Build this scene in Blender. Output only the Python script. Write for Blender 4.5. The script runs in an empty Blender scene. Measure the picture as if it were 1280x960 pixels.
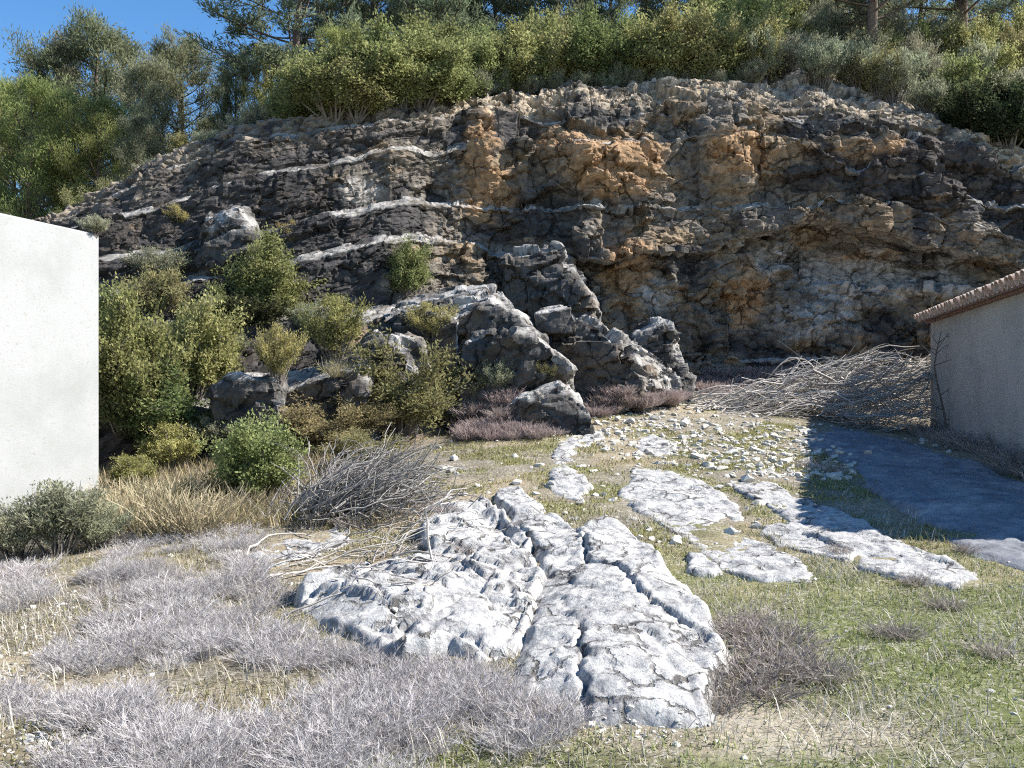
import bpy, bmesh, math, random
import numpy as np
from mathutils import Vector, Matrix

# ------------------------------------------------------------------ camera, sky, sun, exposure
sc = bpy.context.scene
COL = sc.collection
F, CX, HY, CAMZ = 1050.0, 640.0, 475.0, 1.6          # focal length and horizon measured on a 1280 px wide picture
cam_d = bpy.data.cameras.new('camera'); cam = bpy.data.objects.new('camera', cam_d); COL.objects.link(cam)
cam.location = (0, 0, CAMZ); cam.rotation_euler = (math.radians(90), 0, 0)
cam_d.sensor_width = 36; cam_d.lens = 36 * F / 1280; cam_d.shift_y = -5 / 1280
cam_d.clip_start = 0.05; cam_d.clip_end = 2000
sc.camera = cam
SUN = Vector((3.1, .34, 2.80)).normalized()
elev = math.asin(SUN.z); azim = math.atan2(SUN.x, SUN.y)
w = bpy.data.worlds.new('World'); sc.world = w; w.use_nodes = True
nt = w.node_tree; bg = nt.nodes['Background']
sky = nt.nodes.new('ShaderNodeTexSky'); sky.sky_type = 'NISHITA'; sky.sun_disc = False
sky.sun_elevation = elev; sky.sun_rotation = azim; sky.altitude = 400; sky.air_density = 1.0; sky.dust_density = 0.1; sky.ozone_density = 3.0
hs = nt.nodes.new('ShaderNodeHueSaturation'); hs.inputs['Saturation'].default_value = 1.22
nt.links.new(sky.outputs[0], hs.inputs['Color']); nt.links.new(hs.outputs[0], bg.inputs[0]); bg.inputs[1].default_value = 0.095
sd = bpy.data.lights.new('sun', 'SUN'); sd.energy = 5.0; sd.angle = math.radians(0.53); sd.color = (1.0, 0.955, 0.89)
so = bpy.data.objects.new('sun', sd); COL.objects.link(so); so.rotation_euler = SUN.to_track_quat('Z', 'Y').to_euler(); so.location = (20, 10, 30)
sc.view_settings.view_transform = 'Standard'; sc.view_settings.look = 'None'
sc.view_settings.exposure = 1.2; sc.view_settings.gamma = 1.0
sc.render.engine = 'CYCLES'; sc.cycles.use_denoising = False; sc.cycles.pixel_filter_type = 'BLACKMAN_HARRIS'; sc.cycles.filter_width = 1.15
sc.cycles.max_bounces = 6; sc.cycles.diffuse_bounces = 3; sc.cycles.transparent_max_bounces = 4

rng = np.random.default_rng(7); random.seed(7)

# ------------------------------------------------------------------ numpy noise
def hsh(ix, iy, iz, s):
    with np.errstate(over='ignore'):
        h = (ix.astype(np.int64) * 374761393 + iy.astype(np.int64) * 668265263 + iz.astype(np.int64) * 2147483647 + s * 974634541) & 0xffffffff
        h = ((h ^ (h >> 13)) * 1274126177) & 0xffffffff
        h = ((h ^ (h >> 16)) * 2246822519) & 0xffffffff
        h = h ^ (h >> 15)
    return (h & 0xffffff) / float(0xffffff)
def vnoise(p, s=0):
    i = np.floor(p).astype(np.int64); f = p - i; f = f * f * f * (f * (f * 6 - 15) + 10)
    out = 0
    for dx in (0, 1):
        wx = f[:, 0] if dx else 1 - f[:, 0]
        for dy in (0, 1):
            wy = f[:, 1] if dy else 1 - f[:, 1]
            for dz in (0, 1):
                wz = f[:, 2] if dz else 1 - f[:, 2]
                out = out + wx * wy * wz * hsh(i[:, 0] + dx, i[:, 1] + dy, i[:, 2] + dz, s)
    return out * 2 - 1
def fbm(p, o=4, s=0, g=.5):
    a, t, n = 1., 0, 0
    for k in range(o):
        t = t + a * vnoise(p * 2.03 ** k + 17.3 * k, s + k); n += a; a *= g
    return t / n
def facet(p, s=0, tilt=.8):
    """height of randomly tilted cell faces, and the distance to the next cell: broken rock"""
    i = np.floor(p).astype(np.int64); n = len(p)
    b1 = np.full(n, 9.); b2 = np.full(n, 9.); hh = np.zeros(n); cid = np.zeros(n)
    for dx in (-1, 0, 1):
        for dy in (-1, 0, 1):
            for dz in (-1, 0, 1):
                a, b, c = i[:, 0] + dx, i[:, 1] + dy, i[:, 2] + dz
                ex = a + hsh(a, b, c, s + 1) - p[:, 0]; ey = b + hsh(a, b, c, s + 2) - p[:, 1]; ez = c + hsh(a, b, c, s + 3) - p[:, 2]
                d = ex * ex + ey * ey + ez * ez
                m = d < b1
                b2 = np.where(m, b1, np.minimum(b2, d)); b1 = np.where(m, d, b1)
                if m.any():
                    am, bm_, cm = a[m], b[m], c[m]
                    r = hsh(am, bm_, cm, s + 4)
                    g = [hsh(am, bm_, cm, s + 5 + k) * 2 - 1 for k in range(3)]
                    hh[m] = (r * 2 - 1) * .6 - tilt * (g[0] * ex[m] + g[1] * ey[m] + g[2] * ez[m]); cid[m] = r
    return hh, np.sqrt(b2) - np.sqrt(b1), cid
def sstep(x, a, b):
    t = np.clip((x - a) / (b - a), 0, 1); return t * t * (3 - 2 * t)

# ------------------------------------------------------------------ mesh and object helpers
def np_mesh(name, V, Q, mat=None, smooth=False, col=None):
    V = np.asarray(V, dtype=np.float32); Q = np.asarray(Q, dtype=np.int32); k = Q.shape[1]
    me = bpy.data.meshes.new(name)
    me.vertices.add(len(V)); me.vertices.foreach_set('co', V.ravel())
    me.loops.add(Q.size); me.loops.foreach_set('vertex_index', Q.ravel())
    me.polygons.add(len(Q)); me.polygons.foreach_set('loop_start', np.arange(0, Q.size, k, dtype=np.int32))
    me.polygons.foreach_set('use_smooth', np.full(len(Q), smooth))
    me.update(calc_edges=True); me.validate()
    if col is not None:
        c = np.ones((len(V), 4), np.float32); c[:, :3] = col
        me.attributes.new('col', 'FLOAT_COLOR', 'POINT').data.foreach_set('color', c.ravel())
    if mat: me.materials.append(mat)
    return me
def link(name, me, parent=None, loc=(0, 0, 0), **props):
    o = bpy.data.objects.new(name, me); COL.objects.link(o); o.location = loc
    if parent: o.parent = parent
    for k, v in props.items():
        if v is not None: o[k] = v
    return o
def copy_tree(o, parent=None, loc=None, rotz=None, scale=None, **props):
    c = o.copy(); COL.objects.link(c); c.parent = parent
    if loc is not None: c.location = loc
    if rotz is not None: c.rotation_euler = (0, 0, rotz)
    if scale is not None: c.scale = scale
    for k, v in props.items(): c[k] = v
    for ch in o.children: copy_tree(ch, c)
    return c
def grid_quads(nr, nc):
    a = np.arange(nr * nc).reshape(nr, nc)
    return np.stack([a[:-1, :-1], a[:-1, 1:], a[1:, 1:], a[1:, :-1]], -1).reshape(-1, 4)
def W(px, py, d):
    return np.array([(px - CX) / F * d, d, CAMZ + (HY - py) / F * d])

# ------------------------------------------------------------------ materials
def new_mat(name):
    m = bpy.data.materials.new(name); m.use_nodes = True
    return m, m.node_tree, m.node_tree.nodes['Principled BSDF']
def N(t, kind, **kw):
    n = t.nodes.new('ShaderNode' + kind)
    for k, v in kw.items():
        if hasattr(n, k): setattr(n, k, v)
    return n
def ramp(t, fac, stops):
    r = N(t, 'ValToRGB'); e = r.color_ramp.elements
    while len(e) < len(stops): e.new(.5)
    for q, (p, c) in zip(e, stops): q.position = p; q.color = (*c, 1) if len(c) == 3 else c
    t.links.new(fac, r.inputs[0]); return r.outputs[0]
def noise(t, scale, detail=6, rough=.6, vec=None):
    n = N(t, 'TexNoise'); n.inputs['Scale'].default_value = scale; n.inputs['Detail'].default_value = detail; n.inputs['Roughness'].default_value = rough
    if vec is not None: t.links.new(vec, n.inputs['Vector'])
    return n.outputs['Fac']
def mixc(t, fac, a, b, mode='MIX'):
    m = N(t, 'Mix', data_type='RGBA', blend_type=mode)
    for sock, v in ((m.inputs[0], fac), (m.inputs[6], a), (m.inputs[7], b)):
        if isinstance(v, (int, float)): sock.default_value = v
        elif isinstance(v, tuple): sock.default_value = (*v, 1)
        else: t.links.new(v, sock)
    return m.outputs[2]
def bump(t, b, height, strength, dist):
    n = N(t, 'Bump'); n.inputs['Strength'].default_value = strength; n.inputs['Distance'].default_value = dist
    t.links.new(height, n.inputs['Height']); t.links.new(n.outputs[0], b.inputs['Normal']); return n
def objco(t): return N(t, 'TexCoord').outputs['Object']
def geopos(t): return N(t, 'NewGeometry').outputs['Position']

def rock_mat(name, stops=None, attr=True, fine=14, bs=.6, bd=.03, pits=0.0, tintvar=.5, cracks=0., cw=.02):
    m, t, b = new_mat(name); v = geopos(t)
    n1 = noise(t, fine, 9, .68, v); n2 = noise(t, fine * .23, 7, .62, v)
    if attr:
        a = N(t, 'Attribute', attribute_name='col').outputs['Color']
    else:
        a = ramp(t, n2, stops)
    mul = ramp(t, n1, [(.25, (1 - tintvar,) * 3), (.5, (1, 1, 1)), (.75, (1 + tintvar * .55,) * 3)])
    c = mixc(t, 1.0, a, mul, 'MULTIPLY')
    if pits:
        vo = N(t, 'TexVoronoi'); vo.inputs['Scale'].default_value = fine * 1.1; t.links.new(v, vo.inputs['Vector'])
        wn = noise(t, fine * .5, 5, .6, v)
        ma = N(t, 'Math', operation='SUBTRACT'); t.links.new(vo.outputs['Distance'], ma.inputs[0]); ma.inputs[1].default_value = 0.0
        pm = ramp(t, wn, [(.57, (0, 0, 0)), (.66, (pits,) * 3)])
        pm = mixc(t, 1.0, pm, ramp(t, noise(t, fine * .07, 4, .6, v), [(.38, (.1, .1, .1)), (.62, (1, 1, 1))]), 'MULTIPLY')
        c = mixc(t, pm, c, (.09, .088, .092))
    ms = noise(t, fine * .9, 7, .68, v)
    if cracks:
        nz = N(t, 'TexNoise'); nz.inputs['Scale'].default_value = cracks * 1.3; nz.inputs['Detail'].default_value = 6; nz.inputs['Roughness'].default_value = .65; t.links.new(v, nz.inputs['Vector'])
        va = N(t, 'VectorMath', operation='MULTIPLY_ADD'); t.links.new(nz.outputs['Color'], va.inputs[0]); va.inputs[1].default_value = (.9 / cracks,) * 3; t.links.new(v, va.inputs[2])
        ve = N(t, 'TexVoronoi', feature='DISTANCE_TO_EDGE'); ve.inputs['Scale'].default_value = cracks; t.links.new(va.outputs[0], ve.inputs['Vector'])
        gate = ramp(t, noise(t, cracks * .9, 4, .6, v), [(.42, (0, 0, 0)), (.58, (1, 1, 1))])
        cm_ = mixc(t, 1.0, ramp(t, ve.outputs['Distance'], [(0, (1, 1, 1)), (cw, (.9, .9, .9)), (cw * 2.6, (0, 0, 0))]), gate, 'MULTIPLY')
        c = mixc(t, cm_, c, mixc(t, 1.0, c, (.30, .28, .26), 'MULTIPLY'))
        sb = N(t, 'Math', operation='MULTIPLY_ADD'); t.links.new(cm_, sb.inputs[0]); sb.inputs[1].default_value = -.8; t.links.new(ms, sb.inputs[2]); ms = sb.outputs[0]
    t.links.new(c, b.inputs['Base Color']); b.inputs['Roughness'].default_value = .92; b.inputs['Specular IOR Level'].default_value = .15
    bump(t, b, ms, bs, bd)
    return m
M_CLIFF = rock_mat('cliff_rock', attr=True, fine=8, bs=.85, bd=.06, tintvar=.7, cracks=1.5, cw=.018)
M_BLOCK = rock_mat('outcrop_rock', attr=True, fine=10, bs=.9, bd=.06, tintvar=.6, cracks=2.0, cw=.018)
M_SLAB = rock_mat('pale_limestone', [(.28, (.20, .197, .195)), (.42, (.35, .343, .335)), (.54, (.45, .44, .42)), (.7, (.53, .52, .49))], attr=False, fine=24, bs=.9, bd=.03, pits=.85, tintvar=.5, cracks=3.2, cw=.022)
M_BLUEGREY = rock_mat('blue_grey_rock', [(.3, (.13, .135, .15)), (.5, (.21, .215, .23)), (.68, (.30, .30, .305))], attr=False, fine=12, bs=.6, bd=.03, pits=.5, tintvar=.35)  # darker, bluer limestone for the broad slab
M_STONE = rock_mat('loose_limestone', [(.3, (.36, .33, .29)), (.5, (.52, .49, .43)), (.7, (.62, .60, .55))], attr=False, fine=30, bs=.5, bd=.01, tintvar=.3)

def ground_mat():
    m, t, b = new_mat('ground_soil'); v = geopos(t)
    a = N(t, 'Attribute', attribute_name='col').outputs['Color']
    n1 = noise(t, 30, 10, .75, v); n2 = noise(t, 4, 6, .6, v)
    c = mixc(t, 1.0, a, ramp(t, n1, [(.3, (.45,) * 3), (.5, (1, 1, 1)), (.72, (1.6, 1.55, 1.45))]), 'MULTIPLY')
    vo = N(t, 'TexVoronoi'); vo.inputs['Scale'].default_value = 45; t.links.new(v, vo.inputs['Vector'])
    peb = ramp(t, vo.outputs['Color'], [(.60, (0, 0, 0)), (.68, (1, 1, 1))])
    pn = ramp(t, n2, [(.42, (0, 0, 0)), (.6, (.8, .8, .8))])
    pm = mixc(t, 1.0, peb, pn, 'MULTIPLY')
    c = mixc(t, pm, c, (.50, .46, .39))
    t.links.new(c, b.inputs['Base Color']); b.inputs['Roughness'].default_value = 1; b.inputs['Specular IOR Level'].default_value = .1
    bump(t, b, noise(t, 26, 10, .75, v), .9, .05)
    return m
M_GROUND = ground_mat()

def leaf_mat(name, trans=.3, hue=.03, val=.35):
    m, t, b = new_mat(name); t.nodes.remove(b)
    a = N(t, 'Attribute', attribute_name='col').outputs['Color']
    oi = N(t, 'ObjectInfo').outputs['Random']
    hs = N(t, 'HueSaturation')
    mh = N(t, 'MapRange'); mh.inputs[3].default_value = .5 - hue; mh.inputs[4].default_value = .5 + hue; t.links.new(oi, mh.inputs[0]); t.links.new(mh.outputs[0], hs.inputs['Hue'])
    mv = N(t, 'MapRange'); mv.inputs[3].default_value = 1 - val * .6; mv.inputs[4].default_value = 1 + val * .6
    wn = N(t, 'TexWhiteNoise', noise_dimensions='1D'); t.links.new(oi, wn.inputs['W']); t.links.new(wn.outputs['Value'], mv.inputs[0]); t.links.new(mv.outputs[0], hs.inputs['Value'])
    t.links.new(a, hs.inputs['Color'])
    d = N(t, 'BsdfDiffuse'); tr = N(t, 'BsdfTranslucent'); mx = N(t, 'MixShader'); mx.inputs[0].default_value = trans
    t.links.new(hs.outputs[0], d.inputs[0]); t.links.new(hs.outputs[0], tr.inputs[0])
    t.links.new(d.outputs[0], mx.inputs[1]); t.links.new(tr.outputs[0], mx.inputs[2])
    t.links.new(mx.outputs[0], t.nodes['Material Output'].inputs[0])
    return m
M_LEAF = leaf_mat('foliage', .45)
M_DRY = leaf_mat('dry_stems', .2, .012, .3)
def wood_mat(name, a, b_, scale=25):
    m, t, b = new_mat(name); v = objco(t)
    n = noise(t, scale, 8, .7, v)
    c = ramp(t, n, [(.3, a), (.7, b_)])
    oi = N(t, 'ObjectInfo').outputs['Random']
    c = mixc(t, 1.0, c, ramp(t, oi, [(0, (.6, .6, .6)), (1, (1.25, 1.25, 1.25))]), 'MULTIPLY')
    t.links.new(c, b.inputs['Base Color']); b.inputs['Roughness'].default_value = .9; b.inputs['Specular IOR Level'].default_value = .15
    bump(t, b, n, .5, .02); return m
M_BARK = wood_mat('pine_bark', (.07, .05, .04), (.19, .15, .125), 8)
M_STEM = wood_mat('shrub_stem', (.10, .085, .07), (.24, .21, .18), 20)
M_CANE = wood_mat('dry_canes', (.13, .12, .108), (.42, .39, .36), 30)
M_CUT = wood_mat('weathered_branches', (.30, .27, .24), (.62, .58, .53), 30)
def plaster(name, base, dirty, speck, bd=.02):
    m, t, b = new_mat(name); v = objco(t)
    n2 = noise(t, .9, 7, .62, v); c = ramp(t, n2, [(.32, dirty), (.52, base)])
    n3 = noise(t, 30, 3, .55, v); sp = ramp(t, n3, [(.60, (0, 0, 0)), (.645, (speck,) * 3)])
    c = mixc(t, sp, c, (.30, .29, .27))
    t.links.new(c, b.inputs['Base Color']); b.inputs['Roughness'].default_value = .95; b.inputs['Specular IOR Level'].default_value = .1
    bump(t, b, noise(t, 70, 6, .7, v), .6, bd); return m
M_WHITE = plaster('white_roughcast', (.35, .353, .345), (.29, .298, .285), .85, .008)
M_GREY = plaster('grey_render', (.42, .39, .355), (.33, .31, .285), .12, .006)
def tile_mat():
    m, t, b = new_mat('clay_tile'); v = geopos(t)
    oi = N(t, 'ObjectInfo').outputs['Random']
    c = ramp(t, oi, [(0, (.42, .24, .16)), (.4, (.52, .34, .24)), (.75, (.58, .47, .37)), (1, (.40, .22, .15))])
    n = noise(t, 18, 7, .65, v); c = mixc(t, ramp(t, n, [(.45, (0, 0, 0)), (.62, (.85, .85, .85))]), c, (.62, .59, .53))
    t.links.new(c, b.inputs['Base Color']); b.inputs['Roughness'].default_value = .9; bump(t, b, n, .4, .01); return m
M_TILE = tile_mat()
M_BRICK = wood_mat('eave_brick', (.15, .09, .075), (.30, .20, .16), 14)

# ------------------------------------------------------------------ ground: smooth surface through measured heights
def px_pt(px, py, d): return tuple(W(px, py, d))
GP = [(-0.5, -6, -.02), (8, -6, 0), (-9, -6, 0), (0, 3.5, 0), (0, 5, 0), (.2, 8, .06), (.2, 11, .26), (.3, 15, .62), (.6, 19, 1.12), (3, 22, 1.6), (3, 26, 1.8),
      (-5.26, 10.7, 0), (-7.5, 3, -.02), (-4, 3.5, -.02), (4, 3.5, -.02), (-3.5, 7, 0), (6, 6, .12), (10, 8, .4), (9.34, 18.75, .44), (7.56, 12.4, .42), (12, 14, .44), (14, 20, .6),
      (6, 17, .66), (4.5, 12.5, .42), (3, 8.5, .12), (-6, 13, .15), (-4, 13, .3), (-2.5, 12, .25), (-9, 14, .2), (-9, 22, .6), (-3, 18, .8), (6, 22, 1.5), (9, 22.5, 1.2), (13, 25, 1.2), (-14, 5, -.1), (-14, 14, 0), (18, 5, .3)]
GP = np.array(GP)
def tps(r2): return np.where(r2 > 1e-9, .5 * r2 * np.log(r2 + 1e-12), 0)
_n = len(GP); _K = tps(((GP[:, None, :2] - GP[None, :, :2]) ** 2).sum(-1)) + .3 * np.eye(_n)
_P = np.c_[np.ones(_n), GP[:, :2]]
_sol = np.linalg.solve(np.block([[_K, _P], [_P.T, np.zeros((3, 3))]]), np.r_[GP[:, 2], 0, 0, 0])
def zg0(x, y):
    x = np.atleast_1d(np.asarray(x, float)); y = np.atleast_1d(np.asarray(y, float))
    xc = np.clip(x, -14, 18); yc = np.clip(y, -6, 26)
    z = _sol[_n] + _sol[_n + 1] * xc + _sol[_n + 2] * yc
    for i in range(_n): z = z + _sol[i] * tps((xc - GP[i, 0]) ** 2 + (yc - GP[i, 1]) ** 2)
    return z
def zg(x, y):
    p = np.c_[np.ravel(x), np.ravel(y), np.zeros(np.size(x))]
    return zg0(p[:, 0], p[:, 1]) + .06 * fbm(p * .6, 3, 3) + .02 * fbm(p * 3.1, 3, 5)
def to_ground(px, py, h=0.):
    d = np.linspace(2.5, 30, 500); x = (px - CX) / F * d; z = CAMZ + (HY - py) / F * d
    g = zg0(x, d) + h; k = np.argmax(z <= g)
    if z[k] > g[k]: k = len(d) - 1
    return np.array([x[k], d[k]])
def spaced(a0, a, b, b1, step, grow=1.22):
    mid = list(np.arange(a, b, step)); lo, hi = [], []
    s, q = step, a
    while q > a0: s *= grow; q -= s; lo.append(q)
    s, q = step, mid[-1]
    while q < b1: s *= grow; q += s; hi.append(q)
    return np.array(lo[::-1] + mid + hi)
gx = spaced(-400, -9, 12, 400, .07); gy = spaced(-200, 2.6, 23, 500, .07)
X, Y = np.meshgrid(gx, gy); p = np.c_[X.ravel(), Y.ravel(), np.zeros(X.size)]
Z = zg(X.ravel(), Y.ravel())
clod = fbm(p * 9, 4, 11); Z = Z + .018 * clod * (np.abs(p[:, 0]) < 20)
# soil colours: ochre gravel at the left front, mossy green on the right and in the hollows, brown litter near the rocks
nA = fbm(p * .55, 4, 21); nB = fbm(p * 1.7, 4, 31); nC = fbm(p * .9, 4, 41)
c = np.tile(np.array([.25, .22, .165]), (len(p), 1))
def lay(c, mask, rgb): mask = np.clip(mask, 0, 1)[:, None]; return c * (1 - mask) + np.array(rgb) * mask
green = sstep(p[:, 0] + .25 * (p[:, 1] - 5), .6, 2.2) * sstep(-p[:, 1], -8.6, -7.0)
green = np.maximum(green, .9 * sstep(-np.hypot((p[:, 0] - .6) / 1.6, (p[:, 1] - 3.4) / .5), -1.3, -.6))
patch = sstep(nB, -.05, .3) * sstep(p[:, 1], 6, 10) * sstep(p[:, 0], -1.6, .2) * sstep(-p[:, 0], -6.5, -5)
c = lay(c, green * .85, (.17, .20, .065)); c = lay(c, patch * .75, (.22, .24, .08))
c = lay(c, sstep(nA, .05, .4) * .6, (.38, .31, .20))
c = lay(c, sstep(-p[:, 0], 1.6, 2.6) * sstep(-p[:, 1], -6.5, -4.5) * sstep(nC, -.15, .2) * .85, (.44, .37, .26))
c = lay(c, sstep(-np.hypot((p[:, 0] - .9) / 1.1, (p[:, 1] - 3.85) / .35), -1.2, -.6) * .9, (.48, .42, .32))
c = lay(c, sstep(p[:, 1], 11, 13) * sstep(-p[:, 0], -.2, 1.5) * .6, (.20, .165, .12))
c = lay(c, sstep(nB, .25, .5) * .4, (.15, .12, .085))
link('ground', np_mesh('ground', np.c_[X.ravel(), Y.ravel(), Z], grid_quads(len(gy), len(gx)), M_GROUND, True, c), kind='structure')

# ------------------------------------------------------------------ cliff: stepped beds of limestone, one profile per column
PX = np.array([-200, 0, 75, 200, 300, 400, 490, 570, 640, 740, 860, 980, 1060, 1150, 1280, 1500.])
LV = [  # (picture height of the lip, its distance, how far the face below leans out at its foot)
 ([535, 530, 528, 520, 500, 478, 470, 474, 480, 470, 455, 450, 450, 450, 450, 450], [13.4, 13.4, 13.4, 13.8, 14.6, 15.2, 16., 16.8, 18.6, 20.6, 21.6, 21.7, 21.6, 21.4, 21.1, 21], [.3, .3, .3, .4, .7, .9, 1.3, 1.4, 1.2, .5, .3, .3, .3, .3, .3, .3]),
 ([455, 445, 435, 425, 412, 402, 395, 392, 385, 372, 365, 360, 352, 360, 370, 380], [14.6, 14.6, 14.6, 15.2, 16., 16.6, 17.2, 18.5, 20.1, 20.9, 21.75, 21.9, 21.8, 21.6, 21.3, 21.2], [.3, .3, .3, .5, .5, .4, .3, .3, .3, .2, .15, .1, .1, .1, .1, .1]),
 ([400, 385, 375, 362, 347, 322, 298, 303, 318, 330, 320, 290, 284, 312, 345, 360], [15.8, 15.8, 15.9, 16.6, 17.3, 17.8, 18.3, 19.6, 20.5, 21.1, 21.8, 22.2, 22.3, 22.2, 21.9, 21.6], [.3, .3, .3, .4, .4, .2, .15, .2, .2, .2, .1, .15, .25, .2, .2, .2]),
 ([360, 345, 335, 318, 301, 272, 256, 247, 262, 256, 262, 255, 250, 268, 298, 315], [17, 17, 17, 17.5, 18.1, 18.6, 19.1, 20.2, 20.8, 20.7, 21.3, 21.7, 21.55, 21.4, 21.2, 21.2], [.3, .3, .3, .4, .3, .2, .2, .2, .2, .2, .2, .1, -.05, -.05, 0, 0]),
 ([330, 315, 293, 258, 226, 205, 187, 190, 187, 185, 178, 166, 214, 226, 255, 270], [18, 18, 18, 18.4, 18.9, 19.4, 19.9, 21., 21.6, 21.3, 22., 22.1, 21.8, 21.6, 21.5, 21.5], [.3, .3, .3, .4, .25, .15, .15, .3, .3, .25, .3, .3, .1, .1, .2, .2]),
 ([315, 300, 276, 214, 182, 162, 153, 150, 148, 150, 145, 139, 158, 172, 212, 232], [19, 19, 19, 19.3, 19.7, 20.2, 20.7, 21.6, 22.2, 22.3, 22.4, 22.5, 22.4, 22.2, 22, 22], [.4, .4, .4, .5, .4, .3, .3, .3, .4, .4, .4, .3, .4, .4, .3, .3]),
 ([310, 290, 268, 192, 162, 143, 131, 125, 118, 109, 107, 111, 121, 138, 192, 212], [20.2, 20.2, 20.2, 20.4, 20.7, 21.2, 21.8, 22.7, 23.4, 23.9, 24, 24.1, 23.9, 23.4, 22.8, 22.8], [.7, .7, .7, .8, .7, .6, .6, .8, 1.1, 1.5, 1.5, 1.5, 1.3, .9, .5, .5]),
]
NC = 740; xs = np.linspace(-16, 16, NC)
def blocky(x, wd, s):
    u = x / wd + .35 * np.sin(x * 1.7 / wd + s); i = np.floor(u); f = sstep(u - i, .0, .12)
    z = np.zeros_like(i); return hsh(i - 1, z, z, s) * (1 - f) + hsh(i, z, z, s) * f - .5
lips = []
for li, (pyv, dv, lean) in enumerate(LV):
    P3 = np.array([W(a, b, d) for a, b, d in zip(PX, pyv, dv)])
    yy = np.interp(xs, P3[:, 0], P3[:, 1]); zz = np.interp(xs, P3[:, 0], P3[:, 2]); le = np.interp(xs, P3[:, 0], lean)
    ker = np.hanning(19); ker /= ker.sum()
    yy = np.convolve(np.pad(yy, 9, 'edge'), ker, 'valid'); zz = np.convolve(np.pad(zz, 9, 'edge'), ker, 'valid')
    line = np.c_[xs, np.full(NC, li * 7.), np.zeros(NC)]
    lf = 1 - .65 * sstep(-xs, 1.0, 3.0)
    yy = yy + (.28 * blocky(xs, 1.3, li + 1) + .22 * blocky(xs, .55, li + 20)) * lf + .18 * fbm(line * .8, 3, 61)
    zz = zz + .16 * lf * blocky(xs, .9, li + 40) + .10 * fbm(line * 1.6, 4, 71)
    lips.append((yy, zz, le))
base_y = np.interp(xs, [W(a, 0, d)[0] for a, d in zip(PX, [13] * 16)], [12.9, 12.9, 12.9, 13.2, 13.7, 14.1, 14.5, 15.2, 17.2, 19.8, 21.2, 21.3, 21.2, 21, 20.8, 20.8])
rows = []; segtag = []
py_, pz_ = base_y, zg0(xs, base_y) - .5
NF, NT = 56, 14
for li, (yy, zz, le) in enumerate(lips):
    zz = np.maximum(zz, pz_ + .12)
    fy = np.maximum(py_, yy - le) if li else py_                # foot of this face
    if li:
        run = yy - le - py_
        rise = .22 + .14 * sstep(-xs, 0., 2.) * (li >= 2)
        fz = pz_ + np.where(run > 0, rise * run + .03, .04)
        fz = np.minimum(fz, zz - .06)
        fy = yy - le
        for k in range(1, NT + 1):
            t = k / NT; rows.append((py_ + (fy - py_) * t, pz_ + (fz - pz_) * t ** 1.3)); segtag.append(1.0)
    else: fz = pz_
    n = NF
    for k in range(0 if li == 0 else 1, n + 1):
        t = k / n; rows.append((fy + (yy - fy) * t ** 1.2, fz + (zz - fz) * t)); segtag.append(0.0)
    py_, pz_ = yy, zz
crest_y, crest_z = py_.copy(), pz_.copy()
S1 = lambda x: np.interp(x, [-16, -6, -2, 5, 8, 16], [.10, .12, .20, .26, .60, .64])
for k in range(1, 46):                                           # the crest rolls back into the slope
    kk = 3.4 * k / 45; t = min(1, kk / 2.0)
    ker = np.hanning(33)[1:-1]; ker /= ker.sum(); cys = np.convolve(np.pad(crest_y, 15, 'edge'), ker, 'valid'); czs = np.convolve(np.pad(crest_z, 15, 'edge'), ker, 'valid')
    rows.append(((crest_y * (1 - t) + cys * t) + kk, crest_z * (1 - t) + czs * t + S1(xs) * kk + .03)); segtag.append(.6)
NR = len(rows)
G = np.zeros((NR, NC, 3)); G[:, :, 0] = xs; G[:, :, 1] = [r[0] for r in rows]; G[:, :, 2] = [r[1] for r in rows]
def grid_normals(G):
    du = np.gradient(G, axis=1); dv = np.gradient(G, axis=0)
    n = np.cross(du, dv); n /= np.linalg.norm(n, axis=-1, keepdims=True) + 1e-9; return n
def blur(a, k, ax):
    ker = np.hanning(k + 2)[1:-1]; ker /= ker.sum()
    return np.apply_along_axis(lambda v: np.convolve(np.pad(v, k // 2, 'edge'), ker, 'valid'), ax, a)
n = grid_normals(G)
n = np.stack([blur(blur(n[..., k], 9, 0), 9, 1) for k in range(3)], -1); n /= np.linalg.norm(n, axis=-1, keepdims=True) + 1e-9
P = G.reshape(-1, 3).copy(); n = n.reshape(-1, 3)
zb = P[:, 2] - np.where(P[:, 0] < -2, .30 * (P[:, 0] + 2), 0) + .15 * fbm(P * .3, 2, 77)
B = np.c_[P[:, 0], P[:, 1] * .8, zb]
warp = np.c_[fbm(B * 1.0, 5, 81, .6), fbm(B * 1.0 + 9, 5, 82, .6), fbm(B * 1.0 + 19, 5, 83, .6)]
h1, e1, id1 = facet((B + .55 * warp) * [.48, .48, .85], 100)
h2, e2, id2 = facet((B + .30 * warp) * [1.25, 1.25, 2.3], 200)
h3, e3, id3 = facet((B + .1 * warp) * [4.6, 4.6, 9.0], 300)
fine = fbm(B * [5, 5, 9], 5, 91)
rowt = np.repeat(np.arange(NR) / NR, NC)
zc_full = np.tile(crest_z, NR); rub = sstep(P[:, 2], 0, 1) * sstep(P[:, 2] - zc_full, -1.35, -.6)     # broken thin beds under the crest
left = sstep(-P[:, 0], 1.0, 3.0)                             # long even beds on the left, broken wall on the right
mid = fbm(B * [1.3, 1.3, 2.6], 5, 95, .55)
disp = (.34 * h1 + .14 * h2) * (1 - .35 * rub) * (1 - .68 * left) + (.02 + .055 * rub + .015 * left) * h3 + .035 * fine + .16 * mid * (1 - .55 * left)
disp -= .05 * np.exp(-(e1 / .03) ** 2) + .035 * np.exp(-(e2 / .035) ** 2)
sm = np.repeat(np.array(segtag), NC)
disp *= 1 - .45 * sm - .3 * sm * left
P2 = P + n * disp[:, None]
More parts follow.
